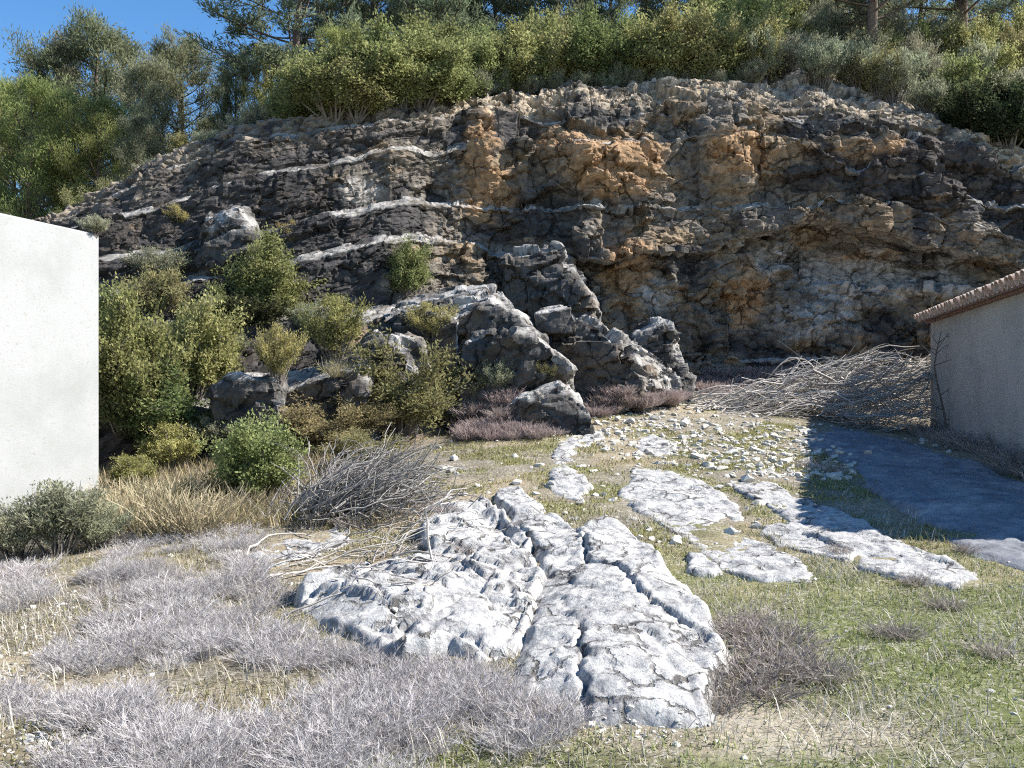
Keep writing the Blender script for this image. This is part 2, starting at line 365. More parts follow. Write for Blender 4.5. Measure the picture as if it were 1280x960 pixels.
for q in ((735, 215, 22, 1.1, .9, .75), (800, 345, 21.6, .8, 1.2, .45), (1090, 185, 22, 1.2, .7, .5), (610, 215, 21.5, .45, 1.3, .35), (900, 190, 22, .9, .8, .4)):
    w_ = W(*q[:3]); P2[:, 1] -= q[5] * np.exp(-((P[:, 0] - w_[0]) / q[3]) ** 2 - ((P[:, 2] - w_[2]) / q[4]) ** 2)
P2[:, 2] += .03 * h3 * sm
# rock colours: grey-black patina, ochre and tan fresh breaks, pale grey fresh face on the right
q1 = fbm(B * [.5, .5, .7], 5, 401); q2 = fbm(B * [.9, .9, 1.3], 5, 402); q3 = fbm(B * [2.2, 2.2, 4], 4, 403)
c = np.tile(np.array([.215, .185, .15]), (len(P), 1))
c = lay(c, sstep(q2 + .3 * (id2 - .5), .02, .30) * .9, (.32, .235, .15))
blob = np.zeros(len(P)); pale = np.zeros(len(P))
def bl(px, py, d, rx, rz): q = W(px, py, d); return np.exp(-((P[:, 0] - q[0]) / rx) ** 2 - ((P[:, 2] - q[2]) / rz) ** 2)
for a in ((600, 190, 22, .5, 1.1), (615, 260, 22, .8, .8), (760, 205, 22, 1.5, .8), (770, 240, 22, 1.2, .4), (780, 350, 21.5, .7, 1.1), (930, 370, 22, .6, .9), (920, 195, 22, 1.0, .7), (1090, 190, 22, 1.1, .5), (700, 180, 22, 1.1, .5), (1080, 320, 21.6, 1.0, .25)):
    blob = np.maximum(blob, bl(*a))
for a in ((1080, 345, 21.6, 1.9, .75), (1150, 350, 21.5, 1.6, .6), (960, 330, 22, .5, .5), (450, 235, 19.5, .55, .35), (1010, 400, 21.8, 1.2, .6), (820, 370, 21.6, .6, .4)):
    pale = np.maximum(pale, bl(*a))
c = lay(c, sstep(blob + .35 * q3, .25, .6) * .9, (.42, .265, .145))
c = lay(c, sstep(pale + .4 * q3, .3, .65) * .85, (.42, .385, .34))
dark = sstep(q1 + .35 * q3 + .18 * (id1 - .5) - .75 * blob - .75 * pale + .22 * left, -.20, .12)
c = lay(c, dark * .86, (.058, .056, .058))
c = lay(c, rub * (1 - .55 * left) * .85 * sstep(q3, -.5, .1), (.58, .47, .34))
c = lay(c, sm * .8 * sstep(q3, -.45, .1), (.40, .38, .35))  # ledge tops painted paler so the sunlit bedding lines stand out
c *= (.56 + .42 * id3)[:, None]
link('cliff', np_mesh('cliff', P2, grid_quads(NR, NC), M_CLIFF, False, c), kind='structure')

# ------------------------------------------------------------------ hillside above the crest
def hill(x, y):
    x = np.asarray(x, float); y = np.asarray(y, float)
    yc = np.interp(x, xs, blur(crest_y, 31, 0)); zc = np.interp(x, xs, blur(crest_z, 31, 0))
    k = np.maximum(y - yc, -1.)
    s1 = S1(x)
    kk = np.where(k < 0, 3 * k, np.minimum(k, 9))
    return zc - .12 + s1 * kk + .16 * np.clip(k - 9, 0, 36) + .03 * np.clip(k - 45, 0, 120)
hx = spaced(-220, -18, 18, 220, .22); hk = np.r_[np.linspace(1.4, 14, 58), 14 + np.cumsum(.3 * 1.12 ** np.arange(40))]
HX, HK = np.meshgrid(hx, hk); HYY = np.interp(HX, xs, blur(crest_y, 31, 0)) + HK
HP = np.c_[HX.ravel(), HYY.ravel(), hill(HX, HYY).ravel()]
hn = fbm(HP * .7, 4, 501); HP[:, 2] += (.14 * hn + .07 * facet(HP * [2.2, 2.2, 2.2], 510)[0]) * sstep(HK.ravel(), 1.4, 3.5); HP[:, 2] -= .35 * (1 - sstep(HK.ravel(), 2.2, 3.2))
c = np.tile(np.array([.24, .20, .13]), (len(HP), 1)); c = lay(c, sstep(hn, 0, .4) * .7, (.13, .14, .06)); c = lay(c, sstep(-HK.ravel(), -2.2, -.5) * sstep(fbm(HP * 2, 3, 520), -.25, .2) * .85, (.47, .42, .34))
link('hillside', np_mesh('hillside', HP, grid_quads(len(hk), len(hx)), M_GROUND, False, c), kind='structure')
# ------------------------------------------------------------------ limestone slabs bedded in the yard
def seg_dist(p, poly, closed=True):
    d = np.full(len(p), 1e9); inside = np.zeros(len(p), bool)
    m = len(poly); rng_ = range(m if closed else m - 1)
    for i in rng_:
        a, b = poly[i], poly[(i + 1) % m]; ab = b - a
        t = np.clip(((p - a) @ ab) / (ab @ ab + 1e-12), 0, 1); q = a + t[:, None] * ab
        d = np.minimum(d, np.hypot(*(p - q).T))
        if closed:
            c_ = ((a[1] > p[:, 1]) != (b[1] > p[:, 1])) & (p[:, 0] < (b[0] - a[0]) * (p[:, 1] - a[1]) / (b[1] - a[1] + 1e-12) + a[0])
            inside ^= c_
    return np.where(inside, d, -d) if closed else d
SLABS = []
def slab(poly_px, H, label, res=.03, edge=.10, rough=.03, crag=.05, grooves=(), gw=.035, gd=.14, seed=0, tilt=0, raised=None, mat=None, terr=.018):
    hm = H * .7
    poly = np.array([to_ground(a, b, hm) for a, b in poly_px]); SLABS.append(poly)
    lo, hi = poly.min(0) - .3, poly.max(0) + .3
    ax = np.arange(lo[0], hi[0], res); ay = np.arange(lo[1], hi[1], res); X, Y = np.meshgrid(ax, ay)
    p2 = np.c_[X.ravel(), Y.ravel()]; p3 = np.c_[p2, np.full(len(p2), seed * 3.7)]
    wp = p2 + np.c_[fbm(p3 * 2.2, 4, seed + 600), fbm(p3 * 2.2 + 31, 4, seed + 601)] * (.11 if seed < 3 else .22) + np.c_[fbm(p3 * 9, 3, seed + 602), fbm(p3 * 9 + 31, 3, seed + 603)] * .03
    s = seg_dist(wp, poly)
    wv = np.c_[fbm(p3 * 1.5, 2, seed + 610), fbm(p3 * 1.5 + 7, 2, seed + 611), np.zeros(len(p3))]
    h1, e1, i1 = facet((p3 + .2 * wv) * [1.6, 1.0, 1], seed + 620); h2, e2, i2 = facet((p3 + .1 * wv) * [6, 3.5, 1], seed + 640)
    ev = np.clip(.75 + 1.1 * fbm(p3 * 1.4, 3, seed + 605), .12, 1.3); prof = sstep(s, -.02, 1) * .35 + (.65 * ev) * sstep(s, -.02, edge * (1.6 - .8 * ev)) + .65 * (1 - ev) * sstep(s, 0, .45)
    body = sstep(s, 0, .12)
    z = zg0(p2[:, 0], p2[:, 1]) - .16 * sstep(-s, -.03, .12) + H * prof + body * (crag * h1 + crag * .3 * h2 + rough * .6 * fbm(p3 * [1.6, 1.1, 1], 3, seed + 650)) + .009 * fbm(p3 * [26, 14, 1], 4, seed + 660)
    tq = fbm(p3 * [1.5, 2.0, 1], 5, seed + 655) * 3.2; tf = np.floor(tq); z += body * terr * (tf + sstep(tq - tf, .86, 1.0))
    z -= body * crag * .8 * np.exp(-(e1 / .04) ** 2)
    for g in grooves:
        gp = np.array([to_ground(a, b, H) for a, b in g]); dd = seg_dist(wp, gp, False)
        wv_ = gw * (1 + .6 * fbm(p3 * 6, 2, seed + 670)); z -= gd * np.clip(.55 + 1.3 * fbm(p3 * 3, 3, seed + 675), .05, 1.3) * np.exp(-(dd / wv_) ** 2)
    if raised is not None:
        rp = np.array([to_ground(a, b, H) for a, b in raised]); z += .03 * sstep(seg_dist(wp, rp), -.02, .05)
    z += tilt * (p2[:, 0] - p2[:, 0].mean())
    nr, nc = X.shape; Q = grid_quads(nr, nc); keep = (s[Q] > -.12).any(1); Q = Q[keep]
    used = np.unique(Q); mp = np.full(len(p2), -1); mp[used] = np.arange(len(used))
    V = np.c_[p2, z][used]; cen = np.array([*poly.mean(0), 0]); cen[2] = zg0(cen[0], cen[1])[0]
    return link('limestone_outcrop', np_mesh('limestone_outcrop', V - cen, mp[Q], mat or M_SLAB, True), loc=cen, label=label, category='rock slab', kind='thing')
slab([(612, 614), (640, 606), (668, 615), (690, 635), (713, 655), (745, 648), (775, 648), (800, 662), (830, 690), (860, 718), (885, 748), (905, 780), (928, 805), (908, 830), (882, 852), (874, 886), (845, 891), (790, 886), (740, 886), (700, 878), (660, 856), (638, 835), (645, 790), (662, 745), (674, 702), (660, 668), (630, 642)], .17,
     'large smooth pale limestone slab split by dark cracks in the middle of the yard', res=.018, edge=.10, rough=.022, crag=.016, seed=1,
     grooves=[[(716, 655), (735, 690), (775, 706), (810, 736), (850, 757), (890, 788)], [(718, 768), (715, 800), (718, 840), (721, 872)]], gw=.013, gd=.10,
     raised=[(716, 652), (740, 645), (780, 640), (840, 690), (940, 790), (890, 790), (850, 757), (810, 736), (775, 706), (735, 690)])
slab([(520, 652), (560, 622), (608, 614), (634, 642), (664, 668), (676, 705), (664, 750), (642, 792), (600, 803), (560, 792), (500, 803), (440, 775), (400, 762), (362, 728), (400, 706), (450, 702), (500, 690), (540, 682), (525, 665)], .19,
     'craggy broken white limestone slab beside the smooth one, sticks lying across it', res=.02, edge=.07, rough=.04, crag=.045, seed=2, terr=.05)
slab([(700, 547), (750, 535), (757, 546), (717, 560), (712, 580), (737, 605), (722, 622), (695, 616), (684, 590), (690, 565)], .08,
     'narrow white strip of limestone between mossy patches behind the big slab', res=.03, edge=.06, rough=.02, crag=.015, seed=3)
slab([(790, 582), (850, 590), (900, 610), (930, 640), (925, 660), (970, 680), (1020, 710), (1027, 724), (960, 722), (900, 705), (880, 680), (840, 660), (808, 640), (775, 618)], .045,
     'low tapering pale limestone slab with rubble along its far edge', res=.025, edge=.10, rough=.025, crag=.015, seed=4)
slab([(905, 588), (960, 598), (1020, 625), (1080, 650), (1140, 680), (1200, 705), (1242, 726), (1200, 732), (1130, 716), (1080, 702), (1040, 682), (1000, 657), (960, 632), (920, 610)], .06,
     'long thin pale limestone rib running along the edge of the shed shadow', res=.025, edge=.08, rough=.025, crag=.02, seed=5)
slab([(1000, 545), (1050, 532), (1120, 545), (1180, 565), (1300, 603), (1420, 650), (1420, 735), (1280, 708), (1225, 692), (1165, 652), (1105, 612), (1045, 572)], .07,
     'broad bluish limestone slab lying in the shadow of the shed', res=.035, edge=.2, rough=.03, crag=.015, seed=6, mat=M_BLUEGREY)

slab([(965, 655), (1000, 650), (1040, 668), (1075, 690), (1050, 700), (1010, 690), (975, 675)], .04, 'small flat pale limestone patch between the tapering slab and the long rib', res=.025, edge=.08, rough=.02, crag=.015, seed=7)
slab([(790, 548), (815, 540), (850, 556), (835, 572), (800, 566)], .05, 'small white limestone hump among the rubble behind the slabs', res=.025, edge=.08, rough=.02, crag=.02, seed=8)
slab([(850, 690), (880, 692), (905, 705), (890, 715), (862, 708)], .04, 'small pale limestone patch beside the edge of the big smooth slab', res=.02, edge=.07, rough=.02, crag=.015, seed=9)
slab([(310, 690), (350, 672), (420, 655), (445, 672), (400, 692), (340, 706)], .07, 'low whitish rock patch between the boulders and the craggy slab', res=.025, edge=.08, rough=.03, crag=.04, seed=10, terr=.03)
# ------------------------------------------------------------------ rock blocks under the cliff
def hull_rock(label, hulls, voxel=.05, amp=.10, seed=0, name='rock_outcrop', down=.7, pale=.5, floor=None):
    bm = bmesh.new()
    for h in hulls:
        pts = [W(*q) for q in h]; zl = min(q[2] for q in pts) - down
        vs = [bm.verts.new(q) for q in pts] + [bm.verts.new((q[0], q[1], zl)) for q in pts]
        r = bmesh.ops.convex_hull(bm, input=vs)
        junk = [e for e in r['geom_interior'] if isinstance(e, bmesh.types.BMVert)]
        bmesh.ops.delete(bm, geom=junk, context='VERTS')
    me = bpy.data.meshes.new('tmp'); bm.to_mesh(me); bm.free()
    o = bpy.data.objects.new('tmp', me); COL.objects.link(o)
    md = o.modifiers.new('r', 'REMESH'); md.mode = 'VOXEL'; md.voxel_size = voxel
    ev = o.evaluated_get(bpy.context.evaluated_depsgraph_get()); m2 = ev.to_mesh()
    V = np.empty(len(m2.vertices) * 3, np.float32); m2.vertices.foreach_get('co', V); V = V.reshape(-1, 3).astype(float)
    Nn = np.empty(len(m2.vertices) * 3, np.float32); m2.vertices.foreach_get('normal', Nn); Nn = Nn.reshape(-1, 3)
    L = np.empty(len(m2.loops), np.int32); m2.loops.foreach_get('vertex_index', L); Q = L.reshape(-1, 4)
    ev.to_mesh_clear(); bpy.data.objects.remove(o); bpy.data.meshes.remove(me)
    B = np.c_[V[:, 0], V[:, 1], V[:, 2] - .15 * V[:, 0]]
    wv = np.c_[fbm(B * 1.3, 3, seed + 700), fbm(B * 1.3 + 5, 3, seed + 701), fbm(B * 1.3 + 11, 3, seed + 702)]
    h1, e1, i1 = facet((B + .3 * wv) * [.9, .9, 1.9], seed + 710); h2, e2, i2 = facet((B + .15 * wv) * [2.6, 2.6, 5.5], seed + 720)
    fi = fbm(B * 5, 5, seed + 730)
    V2 = V + Nn * (amp * h1 * 1.9 + amp * .75 * h2 + amp * .5 * fi - amp * .6 * np.exp(-(e1 / .04) ** 2))[:, None]
    q1 = fbm(B * 1.0, 5, seed + 740); q3 = fbm(B * 3, 4, seed + 741)
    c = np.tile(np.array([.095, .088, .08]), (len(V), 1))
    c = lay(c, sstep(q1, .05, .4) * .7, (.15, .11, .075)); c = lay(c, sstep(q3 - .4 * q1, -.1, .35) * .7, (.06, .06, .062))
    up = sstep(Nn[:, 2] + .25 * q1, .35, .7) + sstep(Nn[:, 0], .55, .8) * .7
    c = lay(c, np.clip(up, 0, 1) * pale * 1.5 * sstep(q3 + .5 * q1, -.35, .25), (.44, .42, .39))     # sunlight painted in: tops and right-hand faces pale, fronts left dark
    c *= (.8 + .4 * i2)[:, None]
    cen = V2.mean(0); cen[2] = V2[:, 2].min()
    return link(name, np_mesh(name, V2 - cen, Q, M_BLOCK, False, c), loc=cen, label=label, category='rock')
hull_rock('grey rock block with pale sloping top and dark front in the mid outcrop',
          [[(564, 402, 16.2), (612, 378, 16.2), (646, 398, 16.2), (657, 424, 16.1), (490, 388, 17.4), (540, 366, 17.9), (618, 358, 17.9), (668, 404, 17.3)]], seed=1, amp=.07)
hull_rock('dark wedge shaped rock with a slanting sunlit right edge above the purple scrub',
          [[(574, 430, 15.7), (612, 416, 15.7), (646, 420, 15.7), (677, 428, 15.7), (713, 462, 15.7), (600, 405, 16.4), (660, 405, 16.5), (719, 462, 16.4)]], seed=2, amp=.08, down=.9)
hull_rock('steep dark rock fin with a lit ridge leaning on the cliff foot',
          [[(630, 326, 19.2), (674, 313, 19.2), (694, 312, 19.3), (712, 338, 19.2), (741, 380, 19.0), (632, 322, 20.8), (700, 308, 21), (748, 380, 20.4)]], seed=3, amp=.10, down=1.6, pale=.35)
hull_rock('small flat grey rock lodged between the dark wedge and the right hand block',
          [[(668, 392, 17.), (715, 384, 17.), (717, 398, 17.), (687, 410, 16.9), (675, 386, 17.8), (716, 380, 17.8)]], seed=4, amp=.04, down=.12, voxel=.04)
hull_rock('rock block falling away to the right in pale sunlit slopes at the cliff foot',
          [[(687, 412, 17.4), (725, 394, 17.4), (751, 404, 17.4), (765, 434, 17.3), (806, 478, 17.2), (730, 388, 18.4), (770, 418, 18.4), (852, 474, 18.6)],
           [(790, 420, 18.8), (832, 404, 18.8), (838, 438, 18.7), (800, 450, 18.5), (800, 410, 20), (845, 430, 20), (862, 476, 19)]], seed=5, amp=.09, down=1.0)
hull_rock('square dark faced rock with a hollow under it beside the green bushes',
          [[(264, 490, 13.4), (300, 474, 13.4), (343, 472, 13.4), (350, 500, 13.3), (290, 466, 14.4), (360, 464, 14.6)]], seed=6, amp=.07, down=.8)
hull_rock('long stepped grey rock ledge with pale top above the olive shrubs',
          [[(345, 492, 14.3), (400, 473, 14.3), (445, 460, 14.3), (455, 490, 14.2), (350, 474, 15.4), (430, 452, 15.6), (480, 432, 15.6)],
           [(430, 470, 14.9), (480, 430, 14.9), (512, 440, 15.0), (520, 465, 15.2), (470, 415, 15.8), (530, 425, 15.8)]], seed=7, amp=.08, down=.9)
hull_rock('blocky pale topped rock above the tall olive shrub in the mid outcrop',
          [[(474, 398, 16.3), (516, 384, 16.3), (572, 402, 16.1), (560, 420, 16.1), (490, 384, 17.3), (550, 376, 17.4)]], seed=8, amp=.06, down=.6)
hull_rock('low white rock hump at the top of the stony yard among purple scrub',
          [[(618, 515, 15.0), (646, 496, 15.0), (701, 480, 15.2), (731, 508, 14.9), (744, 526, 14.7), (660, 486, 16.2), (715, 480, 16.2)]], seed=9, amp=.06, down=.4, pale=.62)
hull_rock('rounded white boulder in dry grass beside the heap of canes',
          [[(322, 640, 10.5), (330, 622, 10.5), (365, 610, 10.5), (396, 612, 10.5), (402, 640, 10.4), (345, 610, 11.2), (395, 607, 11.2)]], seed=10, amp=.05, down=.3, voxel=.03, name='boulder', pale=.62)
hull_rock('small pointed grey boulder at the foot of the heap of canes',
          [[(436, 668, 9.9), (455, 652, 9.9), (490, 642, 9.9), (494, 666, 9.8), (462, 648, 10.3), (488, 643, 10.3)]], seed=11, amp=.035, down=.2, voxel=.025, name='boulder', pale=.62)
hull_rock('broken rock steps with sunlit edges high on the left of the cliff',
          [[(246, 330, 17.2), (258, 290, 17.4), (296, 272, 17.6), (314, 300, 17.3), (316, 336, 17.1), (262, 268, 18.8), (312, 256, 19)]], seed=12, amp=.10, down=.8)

# ------------------------------------------------------------------ buildings: both walls run the same way, 16 degrees off the view
U = np.array([.282, .959]); NV = np.array([.959, -.282])
def box_mesh(name, o, a, b, c, mat, seg=(1, 1, 1), bev=.0):
    """box from corner o with edge vectors a, b, c"""
    bm = bmesh.new(); o, a, b, c = map(lambda q: np.array(q, float), (o, a, b, c))
    vs = [bm.verts.new(o + i * a + j * b + k * c) for i in (0, 1) for j in (0, 1) for k in (0, 1)]
    for f in ((0, 1, 3, 2), (4, 6, 7, 5), (0, 4, 5, 1), (2, 3, 7, 6), (0, 2, 6, 4), (1, 5, 7, 3)): bm.faces.new([vs[i] for i in f])
    bmesh.ops.recalc_face_normals(bm, faces=bm.faces)
    if bev: bmesh.ops.bevel(bm, geom=list(bm.edges), offset=bev, segments=2, profile=.6, affect='EDGES')
    me = bpy.data.meshes.new(name); bm.to_mesh(me); bm.free(); me.materials.append(mat); return me
C0 = np.array([-5.26, 10.70]); HB = 3.455
bld = link('white_building', None, loc=(*C0, 0), label='tall blank white roughcast building wall rising behind grey bushes', category='building')
def v3(q, z=0): return (q[0], q[1], z)
T = .25; LB, DB = 10., 5.
link('wall', box_mesh('wall', v3(-NV * T, -.4), v3(-U * LB), v3(NV * T), (0, 0, HB + .4), M_WHITE, bev=.02), bld)
link('wall', box_mesh('wall', v3(-NV * (T + .003), -.4), v3(-U * T), v3(-NV * (DB - 2 * T)), (0, 0, HB + .38), M_WHITE, bev=.02), bld)
link('wall', box_mesh('wall', v3(-NV * (DB - T), -.4), v3(-U * LB), v3(-NV * T), (0, 0, HB + .4), M_WHITE, bev=.02), bld)
link('wall', box_mesh('wall', v3(-U * (LB - T) - NV * (T + .003), -.4), v3(-U * T), v3(-NV * (DB - 2 * T)), (0, 0, HB + .38), M_WHITE, bev=.02), bld)
link('roof', box_mesh('roof', v3(-NV * (T + .004) - U * (T + .003), HB - .35), v3(-U * (LB - 2 * T - .006)), v3(-NV * (DB - 2 * T - .01)), (0, 0, .15), M_GREY), bld)
# shed with a clay tile roof
S0 = np.array([9.34, 18.75]); ZB, ZE = .44, 2.94; LS, DS = 10.5, 4.2; SL = math.tan(math.radians(17))
shed = link('tiled_shed', None, loc=(*S0, ZB), label='low grey rendered shed with clay tile eave beside the brush heap', category='shed')
he = ZE - ZB
link('wall', box_mesh('wall', v3(S0 * 0, -.5), v3(-U * LS), v3(NV * T), (0, 0, he + .5), M_GREY, bev=.015), shed)
def gable(o):
    bm = bmesh.new(); pts = []
    for q, zt in ((NV * (T + .003), he + SL * T), (NV * (DS - T - .003), he + SL * (DS - T))):
        for k in (0, 1):
            for zz in (-.5, zt - .01): pts.append(bm.verts.new((*(o + q - U * T * k), zz)))
    bmesh.ops.convex_hull(bm, input=pts)
    me = bpy.data.meshes.new('gable_wall'); bm.to_mesh(me); bm.free(); me.materials.append(M_GREY); return me
link('gable_wall', gable(S0 * 0), shed); link('gable_wall', gable(-U * (LS - T)), shed)
link('wall', box_mesh('wall', v3(NV * (DS - T), -.5), v3(-U * LS), v3(NV * T), (0, 0, he + .5 + SL * (DS - T)), M_GREY), shed)
OV = .22
r0 = U * .25 - NV * OV; zr = he - SL * OV + .005
roof = link('roof', box_mesh('roof', v3(r0, zr), v3(-U * (LS + .4)), (*(NV * (DS + 2 * OV)), SL * (DS + 2 * OV)), (0, 0, .045), M_BRICK), shed)
link('eave_course', box_mesh('eave_course', v3(-NV * .10, he - .075), v3(-U * LS), v3(NV * .10 - NV * .004), (0, 0, .07), M_BRICK, bev=.01), shed)
def tile_mesh(name, r0_, r1_, L, th=.016, up=True, n=8):
    V, Q = [], []
    for e, (rr, yy) in enumerate(((r0_, 0), (r1_, L))):
        for ri in (rr, rr - th):
            for k in range(n + 1):
                a = math.pi * (.04 + .92 * k / n); V.append((ri * math.cos(a), yy, (ri * math.sin(a)) * (1 if up else -1) * .9))
    m = n + 1
    for k in range(n):
        Q += [(k, k + 1, 2 * m + k + 1, 2 * m + k), (m + k, 3 * m + k, 3 * m + k + 1, m + k + 1), (k, m + k, m + k + 1, k + 1), (2 * m + k, 2 * m + k + 1, 3 * m + k + 1, 3 * m + k)]
    Q += [(0, 2 * m, 3 * m, m), (n, m + n, 3 * m + n, 2 * m + n)]
    me = bpy.data.meshes.new(name); me.from_pydata(V, [], Q); me.update(); me.materials.append(M_TILE); return me
TC = tile_mesh('roof_tile', .13, .10, .50); TP = tile_mesh('pan_tile', .11, .13, .50, up=False)
ex = Vector((-U[0], -U[1], 0)); ey = Vector((NV[0], NV[1], SL)).normalized(); ez = ex.cross(ey)
if ez.z < 0: ex = -ex; ez = ex.cross(ey)
RT = Matrix((ex, ey, ez)).transposed()
pitch = .26; nrow = int((LS + .35) / pitch)
restV, restQ, nn = [], [], 0
def add_rest(me, M4):
    global nn
    V = np.array([M4 @ v.co for v in me.vertices]); restV.append(V)
    for f in me.polygons: restQ.append([i + nn for i in f.vertices])
    nn += len(V)
for i in range(nrow):
    for j in range(12):
        jit = Vector((random.uniform(-.008, .008), random.uniform(-.015, .015), random.uniform(0, .008)))
        base = Vector((*(r0 - U * (.09 + pitch * i)), zr + .10)) + Vector((NV[0], NV[1], SL)).normalized() * (-.05 + .375 * j)
        rot = RT @ Matrix.Rotation(random.uniform(-.03, .03), 3, 'Z')
        M4 = Matrix.Translation(base + RT @ jit) @ rot.to_4x4()
        if i < 28 and j < 9:
            o = link('roof_tile', TC, roof); o.matrix_local = M4
        else: add_rest(TC, M4)
        M4b = Matrix.Translation(base + RT @ Vector((pitch * .5 * (1 if ex.dot(Vector((-U[0], -U[1], 0))) > 0 else -1), .01, .03))) @ RT.to_4x4()
        add_rest(TP, M4b)
pm = bpy.data.meshes.new('pan_tiles'); pm.from_pydata(np.vstack(restV).tolist(), [], restQ); pm.update(); pm.materials.append(M_TILE)
link('pan_tiles', pm, roof, kind='stuff')
#@@VEG
# ------------------------------------------------------------------ placing on what is built: a ray from the eye finds the surface a thing stands on
bpy.context.view_layer.update(); DG = bpy.context.evaluated_depsgraph_get()
EYE = Vector((0, 0, CAMZ))
def cast(px, py, dmax=80):
    dr = Vector(((px - CX) / F, 1, (HY - py) / F)); l = dr.length
    ok, loc, nor, fi, ob, mt = sc.ray_cast(DG, EYE, dr / l, distance=dmax * l)
    return (loc, ob.name) if ok else (None, None)
def drop(x, y, z0=8.):
    ok, loc, nor, fi, ob, mt = sc.ray_cast(DG, Vector((x, y, z0)), Vector((0, 0, -1)))
    return (loc, ob.name) if ok else (Vector((x, y, 0)), 'ground')

# ------------------------------------------------------------------ foliage builders
def unit(v): return v / (np.linalg.norm(v, axis=-1, keepdims=True) + 1e-9)
def leaves(C, D, L, Wd, rg):
    """rhombic leaves at C along D"""
    n = len(C); r = unit(rg.normal(size=(n, 3))); s = unit(np.cross(D, r)) * (Wd * .5)[:, None]; T_ = D * L[:, None]
    V = np.stack([C, C + T_ * .5 + s, C + T_, C + T_ * .5 - s], 1).reshape(-1, 3)
    return V, np.arange(4 * n).reshape(n, 4)
def ribbons(paths, rad, rg):
    """thin three-sided tapering stems; paths (n,k,3), rad (n,k)"""
    n, k, _ = paths.shape; tan = unit(np.gradient(paths, axis=1)); a = unit(np.cross(tan, np.array([.31, .87, .38]))); b = np.cross(tan, a)
    ring = [paths + rad[..., None] * (a * math.cos(t) + b * math.sin(t)) for t in (0, 2.094, 4.189)]
    V = np.stack(ring, 2).reshape(-1, 3)                       # n,k,3 verts
    base = (np.arange(n)[:, None] * k + np.arange(k - 1)[None]) * 3
    Q = [np.stack([base + j, base + (j + 1) % 3, base + 3 + (j + 1) % 3, base + 3 + j], -1).reshape(-1, 4) for j in range(3)]
    return V, np.vstack(Q)
def bez(a, b, c, k):
    t = np.linspace(0, 1, k)[None, :, None]; a, b, c = a[:, None], b[:, None], c[:, None]
    return a * (1 - t) ** 2 + 2 * b * t * (1 - t) + c * t * t
def cvar(n, c0, c1, rg, per=4, spread=.25):
    t = rg.random(n)[:, None]; c = np.array(c0) * (1 - t) + np.array(c1) * t
    c = c * (1 + spread * rg.normal(size=(n, 1)).clip(-1.6, 1.6) * .6); return np.repeat(np.clip(c, .005, .9), per, 0)
def make_shrub(seed, c0, c1, nst=26, nsub=9, nleaf=26, leaf=.05, lw=.45, up=.5, spread=.10, flat=.75, stem_r=.012, droop=0., mat=None, core=.35):
    """unit shrub: about 1 m tall, 0.5 m radius"""
    rg = np.random.default_rng(seed)
    th = rg.random(nst) * 2 * np.pi; ph = np.arccos(1 - rg.random(nst) * flat); ln = rg.uniform(.48, 1.12, nst)
    tip = np.c_[.5 * np.sin(ph) * np.cos(th), .5 * np.sin(ph) * np.sin(th), .25 + .75 * np.cos(ph)] * ln[:, None]
    a = np.c_[tip[:, :2] * .12 + rg.normal(size=(nst, 2)) * .02, np.full(nst, -.04)]
    mid = a * .5 + tip * .5 + np.c_[rg.normal(size=(nst, 2)) * .07, up * .2 + rg.random(nst) * .1]
    P_ = bez(a, mid, tip, 7); SV, SQ = ribbons(P_, np.linspace(stem_r, stem_r * .3, 7)[None].repeat(nst, 0), rg)
    t = rg.uniform(core, 1, (nst, nsub)); i = np.clip((t * 6).astype(int), 0, 5); f = t * 6 - i
    org = np.take_along_axis(P_, i[..., None].repeat(3, -1), 1) * (1 - f)[..., None] + np.take_along_axis(P_, (i + 1)[..., None].repeat(3, -1), 1) * f[..., None]
    outd = unit(tip)[:, None] * .6 + rg.normal(size=(nst, nsub, 3)) * .6 + np.array([0, 0, up])
    outd = unit(outd) * rg.uniform(.10, .24, (nst, nsub, 1)); e = org + outd
    o2, e2 = org.reshape(-1, 3), e.reshape(-1, 3); m2 = (o2 + e2) / 2 + rg.normal(size=o2.shape) * .015
    TV, TQ = ribbons(bez(o2, m2, e2, 3), np.tile(np.linspace(stem_r * .4, stem_r * .15, 3), (len(o2), 1)), rg)
    tt = rg.uniform(.15, 1.08, (len(o2), nleaf, 1)); C = o2[:, None] * (1 - tt) + e2[:, None] * tt + rg.normal(size=(len(o2), nleaf, 3)) * spread * .25
    D = unit((e2 - o2)[:, None] * 3 + rg.normal(size=C.shape) * (.9 - .5 * up) + np.array([0, 0, up * .5 - droop]))
    C = C.reshape(-1, 3); D = D.reshape(-1, 3); L = leaf * rg.uniform(.6, 1.3, len(C))
    keep = C[:, 2] > 0; C, D, L = C[keep], D[keep], L[keep]
    LV, LQ = leaves(C, D, L, L * lw, rg)
    clump = .8 + .4 * hsh(np.floor(C[:, 0] * 7), np.floor(C[:, 1] * 7), np.floor(C[:, 2] * 7), seed)
    lc = cvar(len(C), c0, c1, rg) * np.repeat(clump, 4)[:, None]
    fol = np_mesh('foliage', LV, LQ, mat or M_LEAF, False, lc)
    st = np_mesh('stems', np.vstack([SV, TV]), np.vstack([SQ, TQ + len(SV)]), M_STEM, False)
    return fol, st
